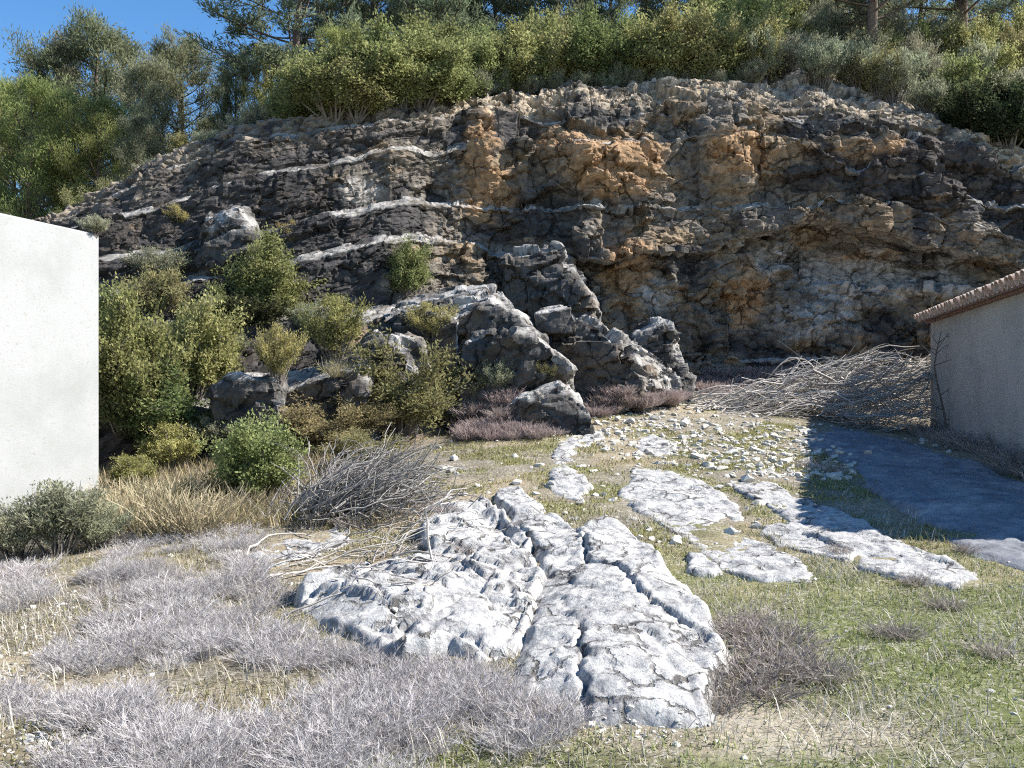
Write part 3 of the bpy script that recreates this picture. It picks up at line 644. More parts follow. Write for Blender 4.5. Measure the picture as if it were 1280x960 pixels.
def make_dry(seed, c0, c1, n=110, side=4, lean=.6, thick=.006, curl=.1, h=(.5, 1.05), wide=.16):
    """unit clump of thin dry upright stems with side twigs, about 1 m tall"""
    rg = np.random.default_rng(seed); th = rg.random(n) * 2 * np.pi; r = np.sqrt(rg.random(n))
    a = np.c_[np.cos(th) * r * wide, np.sin(th) * r * wide, np.full(n, -.05)]
    H = rg.uniform(*h, n); tip = a + np.c_[np.cos(th) * r * lean * H, np.sin(th) * r * lean * H, H * (1 - .25 * r)] + np.c_[rg.normal(size=(n, 2)) * .08, np.zeros(n)]
    mid = (a + tip) / 2 + rg.normal(size=(n, 3)) * curl
    P_ = bez(a, mid, tip, 4); sw = unit(np.cross(tip - a, rg.normal(size=a.shape)))[:, None] * (thick * np.linspace(1.1, .45, 4))[None, :, None]
    V1 = np.stack([P_ - sw, P_ + sw], 2).reshape(-1, 3); b0 = (np.arange(n)[:, None] * 4 + np.arange(3)[None]).reshape(-1, 1) * 2
    Q1 = b0 + np.array([[0, 1, 3, 2]])
    c1_ = np.repeat(cvar(n, c0, c1, rg, 1), 8, 0)
    t = rg.integers(1, 3, (n, side)); o = np.take_along_axis(P_, t[..., None].repeat(3, -1), 1).reshape(-1, 3)
    o = o + rg.normal(size=o.shape) * .01
    d = unit(np.repeat(tip - a, side, 0)) + rg.normal(size=o.shape) * .55; d = unit(d + np.array([0, 0, .35])) * rg.uniform(.08, .30, (len(o), 1))
    sdv = unit(np.cross(d, rg.normal(size=o.shape))) * thick * .9
    V2 = np.stack([o - sdv, o + sdv, o + d + sdv * .3, o + d - sdv * .3], 1).reshape(-1, 3); Q2 = np.arange(len(V2)).reshape(-1, 4)
    V = np.vstack([V1, V2]); Q = np.vstack([Q1, Q2 + len(V1)]); c = np.vstack([c1_, cvar(len(o), c0, c1, rg)])
    return V, Q, c
def make_pine(seed, c0, c1, h=8., cb=.3, cr=2.2, nbr=34, open_=0., tuft=.16, dens=55, lean=.3):
    """pine: trunk, limbs rising from it, feathery needle tufts gathered along the twigs"""
    rg = np.random.default_rng(seed)
    tz = np.linspace(0, 1, 12); tr = np.c_[lean * np.sin(tz * 2.2 + rg.random() * 6) * tz, lean * np.cos(tz * 1.7 + rg.random() * 6) * tz - lean * .3 * tz, tz * h * .97]
    tr[:, :2] -= tr[0, :2]; tr[0, 2] = -.3
    rad = .02 * h * (1 - tz) ** .8 + .02
    seg = 8; V, Q = [], []
    for i in range(12):
        for k in range(seg): a = 2 * np.pi * k / seg; V.append(tr[i] + rad[i] * np.array([np.cos(a), np.sin(a), 0]))
    for i in range(11):
        for k in range(seg): Q.append((i * seg + k, i * seg + (k + 1) % seg, (i + 1) * seg + (k + 1) % seg, (i + 1) * seg + k))
    t = cb + (1 - cb) * (np.arange(nbr) + rg.random(nbr)) / nbr; t = np.clip(t, 0, .99)
    u = (t - cb) / (1 - cb); prof = np.sqrt(np.clip(1 - (u * 1.02 - .32) ** 2 / .5, .04, 1)) * rg.uniform(.6, 1.1, nbr)
    th = np.arange(nbr) * 2.4 + rg.normal(size=nbr) * .5
    o = np.stack([np.interp(t, tz, tr[:, k]) for k in range(3)], 1)
    ln = cr * prof; tip = o + np.c_[np.cos(th) * ln, np.sin(th) * ln, ln * rg.uniform(.15, .65, nbr) + .25]
    mid = (o + tip) / 2 + np.c_[rg.normal(size=(nbr, 2)) * .12, -.10 * ln]
    B_ = bez(o, mid, tip, 7); r0_ = np.interp(t, tz, rad) * .45
    V1, Q1 = ribbons(B_, r0_[:, None] * np.linspace(1, .25, 7)[None], rg)
    ns = 7; tt = rg.uniform(.35 if open_ < .5 else .5, 1, (nbr, ns)); i = np.clip((tt * 6).astype(int), 0, 5); f = (tt * 6 - i)[..., None]
    g = lambda q: np.take_along_axis(B_, q[..., None].repeat(3, -1), 1)
    so_ = g(i) * (1 - f) + g(i + 1) * f
    sl = (.26 * ln + .25)[:, None, None] * rg.uniform(.5, 1.1, (nbr, ns, 1))
    sdir = unit(unit(tip - o)[:, None] * .7 + rg.normal(size=(nbr, ns, 3)) * .65 + np.array([0, 0, .45])) * sl
    s0, s1 = so_.reshape(-1, 3), (so_ + sdir).reshape(-1, 3)
    V2, Q2 = ribbons(bez(s0, (s0 + s1) / 2 + rg.normal(size=s0.shape) * .04, s1, 4), np.tile(np.linspace(.022, .008, 4), (len(s0), 1)), rg)
    nv = len(V); trunk = np_mesh('trunk', np.vstack([np.array(V), V1, V2]), np.vstack([np.array(Q), Q1 + nv, Q2 + nv + len(V1)]), M_BARK, True)
    m = len(s0); q = rg.uniform(.25, 1.05, (m, dens, 1)); spread = .17 * (1 - .35 * open_)
    C = (s0[:, None] * (1 - q) + s1[:, None] * q + rg.normal(size=(m, dens, 3)) * spread * np.array([1, 1, .75])).reshape(-1, 3)
    D = unit(np.repeat(unit(s1 - s0), dens, 0) * .8 + rg.normal(size=C.shape) * .55 + np.array([0, 0, .35]))
    L = tuft * rg.uniform(.6, 1.3, len(C)); LV, LQ = leaves(C, D, L, L * .21, rg)
    cl = np.repeat(.78 + .44 * rg.random(m), dens)
    crown = np_mesh('crown', LV, LQ, M_LEAF, False, cvar(len(C), c0, c1, rg) * np.repeat(cl, 4)[:, None])
    return trunk, crown

# ------------------------------------------------------------------ pines on the hill
PINES = {
 'bushy': make_pine(11, (0.192, 0.206, 0.114), (0.312, 0.318, 0.186), 7, .10, 2.3, 48, 0, .14, 135),
 'bushy2': make_pine(12, (0.186, 0.204, 0.126), (0.300, 0.312, 0.198), 7, .08, 2.1, 46, 0, .14, 135),
 'green': make_pine(13, (0.240, 0.258, 0.090), (0.384, 0.390, 0.150), 6, .06, 2.2, 48, 0, .13, 135),
 'open': make_pine(14, (0.108, 0.126, 0.084), (0.186, 0.204, 0.126), 10, .33, 2.5, 38, .8, .20, 74, .5),
 'tall': make_pine(15, (0.132, 0.156, 0.096), (0.228, 0.246, 0.150), 9, .22, 2.2, 40, .4, .18, 90, .3),
 'dark': make_pine(16, (0.102, 0.120, 0.072), (0.180, 0.198, 0.114), 8, .10, 2.4, 46, 0, .18, 104),
}
PH = dict(bushy=7, bushy2=7, green=6, open=10, tall=9, dark=8); PR = dict(bushy=2.3, bushy2=2.1, green=2.2, open=2.5, tall=2.2, dark=2.4)
def pine(kind, px, top, d, wpx, label, group='pines on the hill'):
    x = (px - CX) / F * d; z = float(hill(x, d)); h = CAMZ + (HY - top) / F * d - z
    tm, cm = PINES[kind]; s = h / (PH[kind] * 1.04); sx = wpx / F * d / (1.8 * PR[kind])
    o = link('pine_tree', None, loc=(x, d, z), label=label, category='tree', group=group)
    o.rotation_euler = (0, 0, random.uniform(0, 6.28)); o.scale = (sx, sx, s)
    link('trunk', tm, o); link('crown', cm, o); return o
for a in [
 ('bushy', 128, 36, 37, 165, 'tall rounded bushy pine with two billowing tops left of the cliff'),
 ('bushy2', 72, 58, 36, 90, 'grey green pine leaning against the tall rounded bushy pine'),
 ('bushy', 222, 50, 36, 110, 'domed pine between the tall rounded pine and the narrow dark pine'),
 ('bushy2', 180, 82, 34, 90, 'lower pine in front of the domed pine on the left hill'),
 ('dark', 290, 64, 34, 62, 'narrow dark pine beside the pale young pine on the left hill'),
 ('green', 335, 64, 31, 66, 'pale young pine below the tall open crowned pine'),
 ('green', 35, 112, 28.5, 130, 'bright green pine directly above the white building roof'),
 ('green', 118, 132, 29, 110, 'bright green pine at the left end of the cliff crest'),
 ('bushy2', 172, 146, 28, 70, 'dull grey green young pine at the left end of the cliff crest'),
 ('green', -50, 100, 31, 120, 'bright green pine behind the white building at the edge of the wood'),
 ('bushy', 15, 108, 38, 90, 'sparse grey pine top behind the bright green pine'),
 ('green', 425, 45, 28, 70, 'rounded green young pine beside the scrub at the foot of the tall open pine'),
 ('open', 378, -75, 31, 190, 'tall open crowned dark pine with bare limbs against the sky'),
 ('open', 432, -60, 35, 130, 'second tall open pine beside the bare limbed one'),
 ('tall', 470, -70, 33, 100, 'tall straight pine with pale trunk left of the scrub mass'),
 ('tall', 552, -75, 33, 110, 'tall straight pine with pale trunk above the scrub mass'),
 ('tall', 512, -40, 38, 100, 'pine between the two pale trunked pines'),
 ('dark', 610, -50, 37, 130, 'dense dark pine next to the pale trunked pine above the scrub'),
 ('dark', 690, -60, 36, 130, 'dense dark pine behind the highest scrub'),
 ('dark', 765, -50, 37, 120, 'dense dark pine left of the thin pine with sky beside it'),
 ('tall', 838, -50, 38, 100, 'thin pine with sky showing beside it behind the scrub'),
 ('dark', 900, -60, 36, 120, 'dense dark pine right of the thin pine with sky beside it'),
 ('bushy', 975, -50, 35, 120, 'green pine behind the grey scrub on the right slope'),
 ('bushy2', 1040, -40, 36, 110, 'green pine left of the dark forked trunk on the right slope'),
 ('open', 1092, -140, 27, 170, 'pine with dark forked trunk standing in the scrub on the right slope'),
 ('tall', 1150, -50, 37, 110, 'pine between the forked trunk and the wide branching pine'),
 ('open', 1205, -120, 31, 190, 'wide branching dark pine at the top of the right slope'),
 ('bushy', 1275, -20, 35, 110, 'bushy pine at the far right of the slope'),
 ('dark', 570, -20, 44, 150, 'distant pine in the wood behind the pale trunked pines'),
 ('dark', 1010, -10, 46, 150, 'distant pine in the wood behind the right slope'),
]: pine(*a)

# ------------------------------------------------------------------ shrubs
KIND = {
 'oak': make_shrub(21, (.135, .16, .06), (.25, .27, .115), 36, 12, 52, .036, .6, .35, .16),
 'oak2': make_shrub(22, (.22, .235, .09), (.38, .38, .165), 36, 12, 52, .036, .6, .4, .16),
 'olive': make_shrub(23, (.20, .19, .085), (.34, .31, .155), 32, 11, 40, .042, .35, .6, .13),
 'grey': make_shrub(24, (.23, .24, .155), (.38, .38, .26), 34, 11, 36, .05, .24, .9, .12, flat=.6),
 'yellow': make_shrub(25, (.27, .24, .09), (.42, .37, .17), 30, 11, 34, .045, .3, .8, .12, flat=.6),
 'dark': make_shrub(26, (.04, .05, .025), (.09, .10, .05), 30, 11, 44, .045, .6, .3, .16),
}
def shrub(kind, P_, wm, hm, label, group=None, name='shrub', cat='shrub'):
    f, s = KIND[kind]; o = link(name, None, loc=P_, label=label, category=cat, group=group)
    o.rotation_euler = (random.uniform(-.08, .08), random.uniform(-.08, .08), random.uniform(0, 6.28)); o.scale = (wm * 1.15, wm * 1.15, hm * 1.08)
    link('foliage', f, o); link('stems', s, o); return o
def shrub_px(kind, px, py, wpx, hpx, label, group=None, sink=.03):
    loc, _ = cast(px, py)
    if loc is None: return
    d = loc.y; return shrub(kind, loc - Vector((0, 0, sink)) + Vector((0, .12, 0)), wpx / F * d, hpx / F * d, label, group)
for a in [
 ('oak', 330, 400, 95, 92, 'round dark green shrub on the ledge below the broken rock steps'),
 ('olive', 190, 402, 80, 66, 'yellow green shrub on the ledge above the tall evergreen bushes'),
 ('grey', 205, 352, 85, 42, 'silvery twiggy shrub high on the left ledge'),
 ('oak', 152, 545, 115, 150, 'tall evergreen bush hard against the white building corner'),
 ('oak2', 240, 500, 92, 122, 'tall evergreen bush beside the hollow under the square rock'),
 ('oak', 195, 570, 120, 95, 'spreading low evergreen bush below the two tall evergreen bushes'),
 ('yellow', 345, 482, 62, 72, 'yellow green bush above the square dark faced rock'),
 ('yellow', 420, 455, 88, 82, 'upright yellow green bush on the long stepped ledge'),
 ('oak2', 505, 372, 62, 68, 'bright green bush on the upper ledge below the smooth face'),
 ('yellow', 540, 428, 66, 48, 'dry yellowish bush in front of the pale sloping block'),
 ('olive', 500, 548, 150, 118, 'big dull olive shrub at the foot of the mid outcrop'),
 ('olive', 570, 535, 90, 78, 'dull olive shrub leaning right of the big one at the outcrop foot'),
 ('grey', 622, 498, 48, 50, 'small upright grey green shrub below the dark wedge rock'),
 ('olive', 678, 478, 34, 32, 'tiny olive shrub at the slanting foot of the dark wedge rock'),
 ('oak2', 318, 628, 108, 100, 'leafy green bush beside the rounded white boulder'),
 ('yellow', 205, 592, 95, 60, 'low yellowish bush in the dry grass below the evergreen bushes'),
 ('olive', 400, 568, 125, 62, 'low olive scrub between the green bush and the stepped ledge'),
 ('olive', 450, 545, 80, 55, 'low olive scrub left of the big dull olive shrub'),
 ('grey', 62, 700, 130, 92, 'feathery grey green bush against the foot of the white building'),
 ('grey', 10, 705, 90, 70, 'grey green bush at the left foot of the white building'),
 ('grey', 112, 690, 80, 58, 'low grey bush at the corner of the white building'),
 ('yellow', 360, 306, 32, 30, 'small dry bush perched on the bedding line of the left cliff'),
 ('yellow', 222, 288, 36, 34, 'small yellow bush perched on the lit upper bedding line'),
 ('grey', 110, 292, 40, 26, 'small grey bush on the cliff edge over the white building'),
 ('grey', 290, 452, 46, 40, 'pale dead looking bush between the evergreen and yellow green bushes'),
 ('dark', 300, 415, 90, 45, 'dark low scrub in the shade under the round dark green shrub'),
 ('oak', 270, 430, 60, 60, 'dark leafy bush wedged between the tall evergreen and the round dark shrub'),
 ('olive', 175, 470, 80, 60, 'olive bush growing out of the top of the evergreen thicket'),
 ('grey', 385, 425, 50, 45, 'grey twiggy bush left of the upright yellow green bush'),
 ('yellow', 160, 615, 70, 45, 'low yellow green bush in the straw by the white building corner'),
 ('grey', 270, 560, 60, 40, 'low grey twiggy bush below the hollow of the square rock'),
 ('olive', 460, 590, 90, 50, 'low dull olive bush right behind the heap of canes'),
 ('olive', 250, 640, 70, 40, 'low olive bush standing in the straw tussocks'),
 ('grey', 225, 655, 50, 30, 'small silvery bush standing in the straw tussocks'),
 ('oak', 130, 470, 70, 90, 'evergreen bush half hidden behind the white building corner'),
]: shrub_px(*a)
# scrub along the crest and up the slope behind it
def crest_shrub(kind, px, k, wm, hm, label, group):
    d = 23.4 + k
    for _ in range(3):
        x = (px - CX) / F * d; d = float(np.interp(x, xs, crest_y)) + k
    return shrub(kind, (x, d, float(hill(x, d)) - .08), wm, hm, label, group)
g1 = 'evergreen scrub along the cliff crest'
rg = np.random.default_rng(5)
for k, px0, px1, st, hm in ((-.15, 418, 575, 27, 1.5), (1.2, 420, 960, 36, 1.8), (2.8, 440, 970, 42, 2.2), (4.6, 480, 980, 46, 2.5), (6.6, 540, 980, 52, 2.6)):
    for px in np.arange(px0, px1, st):
        s = rg.uniform(.85, 1.2)
        crest_shrub(['oak', 'oak2', 'oak2'][rg.integers(3)], px + rg.uniform(-12, 12), k + rg.uniform(-.3, .3), 1.9 * s, hm * s * rg.uniform(.85, 1.1), ['evergreen shrub overhanging the cliff edge at the left end of the scrub', 'evergreen shrub in the front rank of the scrub behind the small upright shrubs', 'evergreen shrub in the middle of the scrub mass on the crest', 'tall evergreen shrub in the back of the scrub mass', 'tall evergreen shrub at the back of the scrub right under the pines'][[-.15, 1.2, 2.8, 4.6, 6.6].index(k)], g1)
for px in np.arange(590, 965, 21):
    crest_shrub('grey', px + rg.uniform(-8, 8), rg.uniform(.35, .8), rg.uniform(.6, .9), rg.uniform(.55, .95), 'small grey green upright shrub on the cliff edge in front of the scrub', 'small upright shrubs on the cliff edge')
for k, st in ((1.2, 34), (3.0, 36), (5.0, 36), (7.5, 38), (10, 40)):
    for px in np.arange(955, 1330, st):
        kd = ['grey', 'grey', 'olive', 'oak2'][rg.integers(4)]; s = rg.uniform(.8, 1.25)
        crest_shrub(kd, px + rg.uniform(-14, 14), k + rg.uniform(-.6, .6), 1.35 * s, 1.2 * s * (1 + .09 * k), {'grey': 'feathery grey green shrub', 'olive': 'dull olive shrub', 'oak2': 'yellow green leafy shrub'}[kd] + (' at the stony edge of the right slope above the cliff' if k < 2 else ' halfway up the right slope below the pines' if k < 6 else ' high on the right slope under the pines'), 'shrubs on the right slope')
for px, k, wm, hm in ((1215, .3, 1.6, 1.5), (1260, .2, 2.0, 1.9), (1300, .4, 2, 2.2), (1240, 1.2, 1.8, 1.7)):
    crest_shrub('dark', px, k, wm, hm, 'dark evergreen shrub overhanging the right end of the cliff', 'dark shrubs at the right end')
for px, k, wm, hm, kd in ((232, 1.2, .9, .8, 'oak2'), (262, .8, .8, .6, 'grey'), (300, 1.2, 1, .8, 'grey'), (330, 1.6, 1.1, 1., 'grey'), (360, 1.6, 1.2, 1.2, 'oak2'), (395, 1.4, 1.3, 1.4, 'oak2'), (412, .5, 1.3, 1.4, 'oak'), (190, 1.5, .9, .8, 'grey'), (150, 2, 1.1, 1., 'olive'), (105, 2, 1.2, 1.1, 'olive')):
    crest_shrub(kd, px, k, wm, hm, 'small shrub on the bare stony crest below the left pines', 'shrubs on the left crest')

# ------------------------------------------------------------------ dry clumps: purple scrub, straw tussocks, grey dwarf shrubs of the yard
def dmesh(name, args): V, Q, c = args; return np_mesh(name, V, Q, M_DRY, False, c)
LIL = [make_dry(40 + i, (.34, .315, .305), (.53, .50, .485), 95, 13, .75, .0055, .16, h=(.25, 1.05), wide=.42) for i in range(4)]
PUR = [make_dry(50 + i, (.30, .235, .215), (.50, .42, .39), 130, 7, .8, .011, .14, h=(.4, 1.05), wide=.25) for i in range(3)]
STR = [make_dry(60 + i, (.27, .235, .13), (.46, .40, .27), 120, 2, .9, .009, .2, h=(.3, 1.05), wide=.2) for i in range(2)]
BRN = [make_dry(70 + i, (.25, .215, .19), (.44, .39, .35), 80, 6, 1.1, .011, .18, h=(.3, 1.05), wide=.3) for i in range(2)]
LILM = [dmesh('stems', a) for a in LIL]; PURM = [dmesh('stems', a) for a in PUR]; STRM = [dmesh('stems', a) for a in STR]; BRNM = [dmesh('stems', a) for a in BRN]
def clump(me, loc, wm, hm, name, label, cat, group):
    o = link(name, me, loc=loc, label=label, category=cat, group=group)
    o.rotation_euler = (random.uniform(-.1, .1), random.uniform(-.1, .1), random.uniform(0, 6.28)); o.scale = (wm, wm, hm); return o
rg = np.random.default_rng(9)
def on_slab(name): return name.startswith('limestone_outcrop')
cnt = 0
for _ in range(2600):                                            # purple-brown dry scrub along the foot of the rocks
    px = rg.uniform(575, 990); py = rg.uniform(468, 550)
    lim0 = np.interp(px, [575, 640, 720, 800, 990], [520, 490, 480, 470, 466]); lim1 = np.interp(px, [575, 700, 760, 860, 990], [565, 545, 520, 500, 486])
    if not lim0 < py < lim1: continue
    loc, nm = cast(px, py)
    if loc is None or on_slab(nm) or (nm.startswith('rock') and (py < 492 or 640 < px < 745 or rg.random() < .5)) or nm == 'cliff' and loc.z > 2.6: continue
    s = rg.uniform(.16, .36); clump(PURM[rg.integers(3)], loc, s * 1.5, s, 'dry_scrub', ('purplish brown dry bush below the big olive shrub' if px < 640 else 'purplish brown dry bush beside the low white rock hump' if px < 760 else 'purplish brown dry bush at the foot of the right hand block' if px < 870 else 'purplish brown dry bush between the cliff and the brush heap'), 'dry shrub', 'purple scrub below the rocks'); cnt += 1
    if cnt > 190: break
for px, py, s in [(160, 655, .75), (185, 668, .8), (215, 672, .85), (245, 668, .7), (270, 660, .6), (145, 640, .7), (200, 645, .8), (230, 640, .7), (180, 632, .6), (330, 655, .3), (365, 650, .3), (395, 655, .3), (140, 670, .55), (420, 470, .5), (285, 650, .6), (255, 625, .6), (300, 640, .5)]:
    loc, nm = cast(px, py)
    if loc: s *= .8; clump(STRM[rg.integers(2)], loc, s * 1.1, s, 'grass_tussock', 'straw coloured dry grass tussock in front of the bushes by the white building', 'dry grass', 'straw tussocks')
for px, py, s in [(530, 690, .22), (585, 690, .18), (440, 660, .3), (930, 800, .35), (960, 820, .4), (985, 800, .35), (1000, 840, .4), (1030, 850, .35), (905, 870, .3), (925, 845, .4), (960, 870, .32), (1110, 795, .25), (1130, 798, .22), (1240, 820, .25), (1180, 760, .2), (1145, 730, .22), (1050, 690, .2), (900, 890, .25), (1185, 762, .2), (690, 905, .25), (555, 640, .3), (1205, 690, .22), (1015, 585, .35), (1045, 590, .3), (945, 780, .3), (915, 790, .25), (975, 845, .35)]:
    loc, nm = cast(px, py)
    if loc: s *= .55; clump(BRNM[rg.integers(2)], loc, s * 1.5, s, 'dry_tuft', ('brown tangled dry tuft at the right side of the big smooth slab' if px < 1040 and py > 770 and px > 880 else 'brown tangled dry tuft standing in the green grass' if px > 1040 and py > 720 else 'brown tangled dry tuft beside the pale slabs near the shed shadow' if px > 880 else 'brown tangled dry tuft growing on or beside the craggy slab'), 'dry grass', 'brown dry tufts')
cand = []
lil = np.random.default_rng(77).random((40, 40))
for _ in range(5200):
    px = rg.uniform(-20, 720); py = rg.uniform(668, 985)
    right = np.interp(py, [668, 720, 770, 810, 835, 860, 900, 985], [325, 335, 340, 380, 520, 660, 710, 560])
    if px > right: continue
    bare = np.exp(-((px - 40) / 70) ** 2 - ((py - 790) / 45) ** 2) + np.exp(-((px - 120) / 75) ** 2 - ((py - 925) / 28) ** 2) + .6 * np.exp(-((px - 110) / 60) ** 2 - ((py - 755) / 20) ** 2)
    if rg.random() < bare * 1.3: continue
    gq = fbm(np.array([[px * .012, py * .028, 3.3]]), 2, 950)[0]
    if gq < .02 + .25 * rg.random() - .1: continue
    cand.append((px, py))
cand = cand[:1000]; stuffV, stuffQ, stuffC, no = [], [], [], 0; made = 0
for i, (px, py) in enumerate(cand):
    loc, nm = cast(px, py)
    if loc is None or on_slab(nm) or nm in ('wall',): continue
    s = rg.choice([.07, .09, .12, .15]) * rg.uniform(.8, 1.2)
    if made < 280 and (py > 690):
        lab = ('lilac grey leafless dwarf shrub right below the grey bushes of the white building' if loc.y > 6.6 and loc.x < -2.6 else
               'lilac grey leafless dwarf shrub in front of the broken edge of the craggy slab' if px > 380 and py < 850 else
               'lilac grey leafless dwarf shrub edging the ochre gravel patch' if px < 210 and 740 < py else
               'lilac grey leafless dwarf shrub by the green turf at the end of the smooth slab' if px > 480 else
               'lilac grey leafless dwarf shrub in the open carpet between gravel patch and craggy slab')
        clump(LILM[rg.integers(4)], loc, s * 1.9, s, 'dwarf_shrub', lab, 'dwarf shrub', 'grey dwarf shrubs'); made += 1
    else:
        V, Q, c = LIL[rg.integers(4)]; a = rg.random() * 6.28; ca, sa = math.cos(a), math.sin(a)
        k = slice(None)
        V2 = np.c_[(V[:, 0] * ca - V[:, 1] * sa) * s * 1.7, (V[:, 0] * sa + V[:, 1] * ca) * s * 1.7, V[:, 2] * s] + np.array(loc)
        stuffV.append(V2); stuffQ.append(Q + no); stuffC.append(c * rg.uniform(.8, 1.15)); no += len(V2)
        if len(stuffV) > 170: break
link('dwarf_shrub_carpet', np_mesh('dwarf_shrub_carpet', np.vstack(stuffV), np.vstack(stuffQ), M_DRY, False, np.vstack(stuffC)), kind='stuff', label='carpet of lilac grey leafless dwarf shrubs between the single ones', category='ground cover')

# ------------------------------------------------------------------ grass of the yard
def grass(name, pts, L, Wd, cols, label, seed, flat=.5):
    rg = np.random.default_rng(seed); n = len(pts); th = rg.random(n) * 6.283; ln = L * rg.uniform(.5, 1.4, n); el = rg.uniform(flat * .3, 1.4, n)
    d = np.c_[np.cos(th) * np.cos(el), np.sin(th) * np.cos(el), np.sin(el)] * ln[:, None]
    s = np.c_[-np.sin(th), np.cos(th), np.zeros(n)] * (Wd * rg.uniform(.6, 1.3, n))[:, None]
    m = pts + d * .55 + np.c_[np.zeros((n, 2)), ln * .12]
    V = np.stack([pts - s, pts + s, m + s * .7, m - s * .7, pts + d + s * .1, pts + d - s * .1], 1).reshape(-1, 3); b = np.arange(n)[:, None] * 6
    Q = np.vstack([b + np.array([[0, 1, 2, 3]]), b + np.array([[3, 2, 4, 5]])])
    ci = rg.integers(0, len(cols), n); c = np.array(cols)[ci] * (1 + .25 * rg.normal(size=(n, 1))).clip(.5, 1.5)
    link(name, np_mesh(name, V, Q, M_DRY, False, np.repeat(c, 6, 0)), kind='stuff', label=label, category='grass')
def scatter(n, x0, x1, y0, y1, dens, seed):
    rg = np.random.default_rng(seed); p = np.c_[rg.uniform(x0, x1, n), rg.uniform(y0, y1, n)]
    p = p[rg.random(n) < dens(p)]
    for poly in SLABS: p = p[seg_dist(p, poly) < .02]
    return np.c_[p, zg(p[:, 0], p[:, 1]) - .004]
def d_green(p):
    q = np.c_[p, np.zeros(len(p))]; nz = fbm(q * 1.3, 3, 900)
    v = sstep(p[:, 0] + .25 * (p[:, 1] - 5), .7, 1.6) * sstep(-p[:, 1], -8.2, -7.0)
    v = np.maximum(v, .9 * sstep(-np.hypot((p[:, 0] - .5) / 1.5, (p[:, 1] - 3.35) / .45), -1.2, -.7))
    return v * (.45 + .55 * sstep(nz, -.3, .2))
G1 = scatter(150000, -1.2, 6.5, 2.9, 8.5, d_green, 1)
grass('green_grass', G1, .038, .0028, [(.20, .25, .08), (.27, .31, .11), (.33, .34, .15), (.17, .21, .08), (.44, .41, .27), (.48, .45, .34)], 'short green winter grass on the right of the yard', 1, .5)
def d_dry(p):
    q = np.c_[p, np.ones(len(p))]; return .5 * sstep(fbm(q * 1.6, 3, 910), -.2, .3)
G2 = scatter(130000, -5, 7, 2.9, 9, d_dry, 2)
grass('dry_grass', G2, .11, .0022, [(.50, .46, .38), (.56, .53, .47), (.42, .38, .30), (.34, .31, .24)], 'thin bleached grass blades lying over the yard', 2, .1)
def d_patch(p):
    q = np.c_[p, np.zeros(len(p))]; return sstep(fbm(q * 1.7, 4, 31), -.3, .2)
G3 = scatter(90000, -2, 6.5, 7.5, 17, d_patch, 3)
grass('moss_grass', G3, .05, .005, [(.20, .22, .07), (.26, .26, .09), (.30, .27, .13), (.22, .18, .10)], 'mossy yellow green turf between the stones and slabs', 3, .4)
G4 = scatter(26000, -6.5, -1.0, 8.6, 14, lambda p: np.full(len(p), .8) * sstep(-p[:, 0] - .25 * (p[:, 1] - 9), .8, 1.6), 4)
grass('straw_grass', G4, .20, .005, [(.40, .33, .19), (.30, .26, .14), (.24, .22, .11), (.33, .28, .22)], 'rough straw and weeds between the bushes', 4, .5)

G5 = scatter(70000, -5.5, .4, 2.9, 8.5, lambda p: .15 + .75 * sstep(fbm(np.c_[p, np.zeros(len(p))] * 1.4, 3, 930), -.2, .25), 5)
grass('low_herbs', G5, .045, .0032, [(.21, .20, .09), (.27, .25, .13), (.30, .26, .18), (.38, .35, .30), (.18, .17, .09)], 'low olive herbs and litter between the grey dwarf shrubs', 5, .2)
# ------------------------------------------------------------------ stones
def stone_mesh(seed, flat=.6):
    rg = np.random.default_rng(seed); bm = bmesh.new()
    for q in unit(rg.normal(size=(16, 3))) * rg.uniform(.75, 1.05, (16, 1)): bm.verts.new((q[0] * .5, q[1] * .38, q[2] * .5 * flat))
    r = bmesh.ops.convex_hull(bm, input=bm.verts); bmesh.ops.delete(bm, geom=[v for v in bm.verts if not v.link_faces], context='VERTS')
    me = bpy.data.meshes.new('stone'); bm.to_mesh(me); bm.free(); me.materials.append(M_STONE); return me
SM = [stone_mesh(80 + i, (.5, .6, .75, .45)[i % 4]) for i in range(8)]
rg = np.random.default_rng(33); places = []
def try_stone(px, py, s):
    loc, nm = cast(px, py)
    if loc is not None and nm in ('ground',) or (loc is not None and on_slab(nm) and rg.random() < .12): places.append((s, loc))
for _ in range(2300):
    px, py = rg.uniform(690, 1070), rg.uniform(505, 600)
    c_ = 548 + (px - 880) * .17
    if abs(py - c_) > 40 * rg.random() ** .5 + 6: continue
    try_stone(px, py, rg.gamma(2.0, .038) + .035)
for _ in range(260): try_stone(rg.uniform(540, 1000), rg.uniform(530, 680), rg.gamma(2, .04) + .03)
for _ in range(300): try_stone(rg.normal(110, 60), rg.normal(925, 22), rg.gamma(2, .010) + .015)
for _ in range(220): try_stone(rg.normal(40, 60), rg.normal(790, 35), rg.gamma(2, .010) + .02)
for _ in range(120): try_stone(rg.uniform(0, 640), rg.uniform(690, 900), rg.gamma(2, .014) + .015)
for _ in range(220): try_stone(rg.normal(780, 60), rg.normal(903, 10), rg.gamma(2, .008) + .012)
for _ in range(60): try_stone(rg.uniform(860, 1270), rg.uniform(690, 950), rg.gamma(2, .010) + .015)
for _ in range(60): try_stone(rg.uniform(1060, 1200), 545 + rg.uniform(-8, 8) + (rg.uniform(0, 30)), rg.gamma(2, .03) + .05)
places.sort(key=lambda q: -q[0] / q[1].y)
SV, SQ, no = [], [], 0
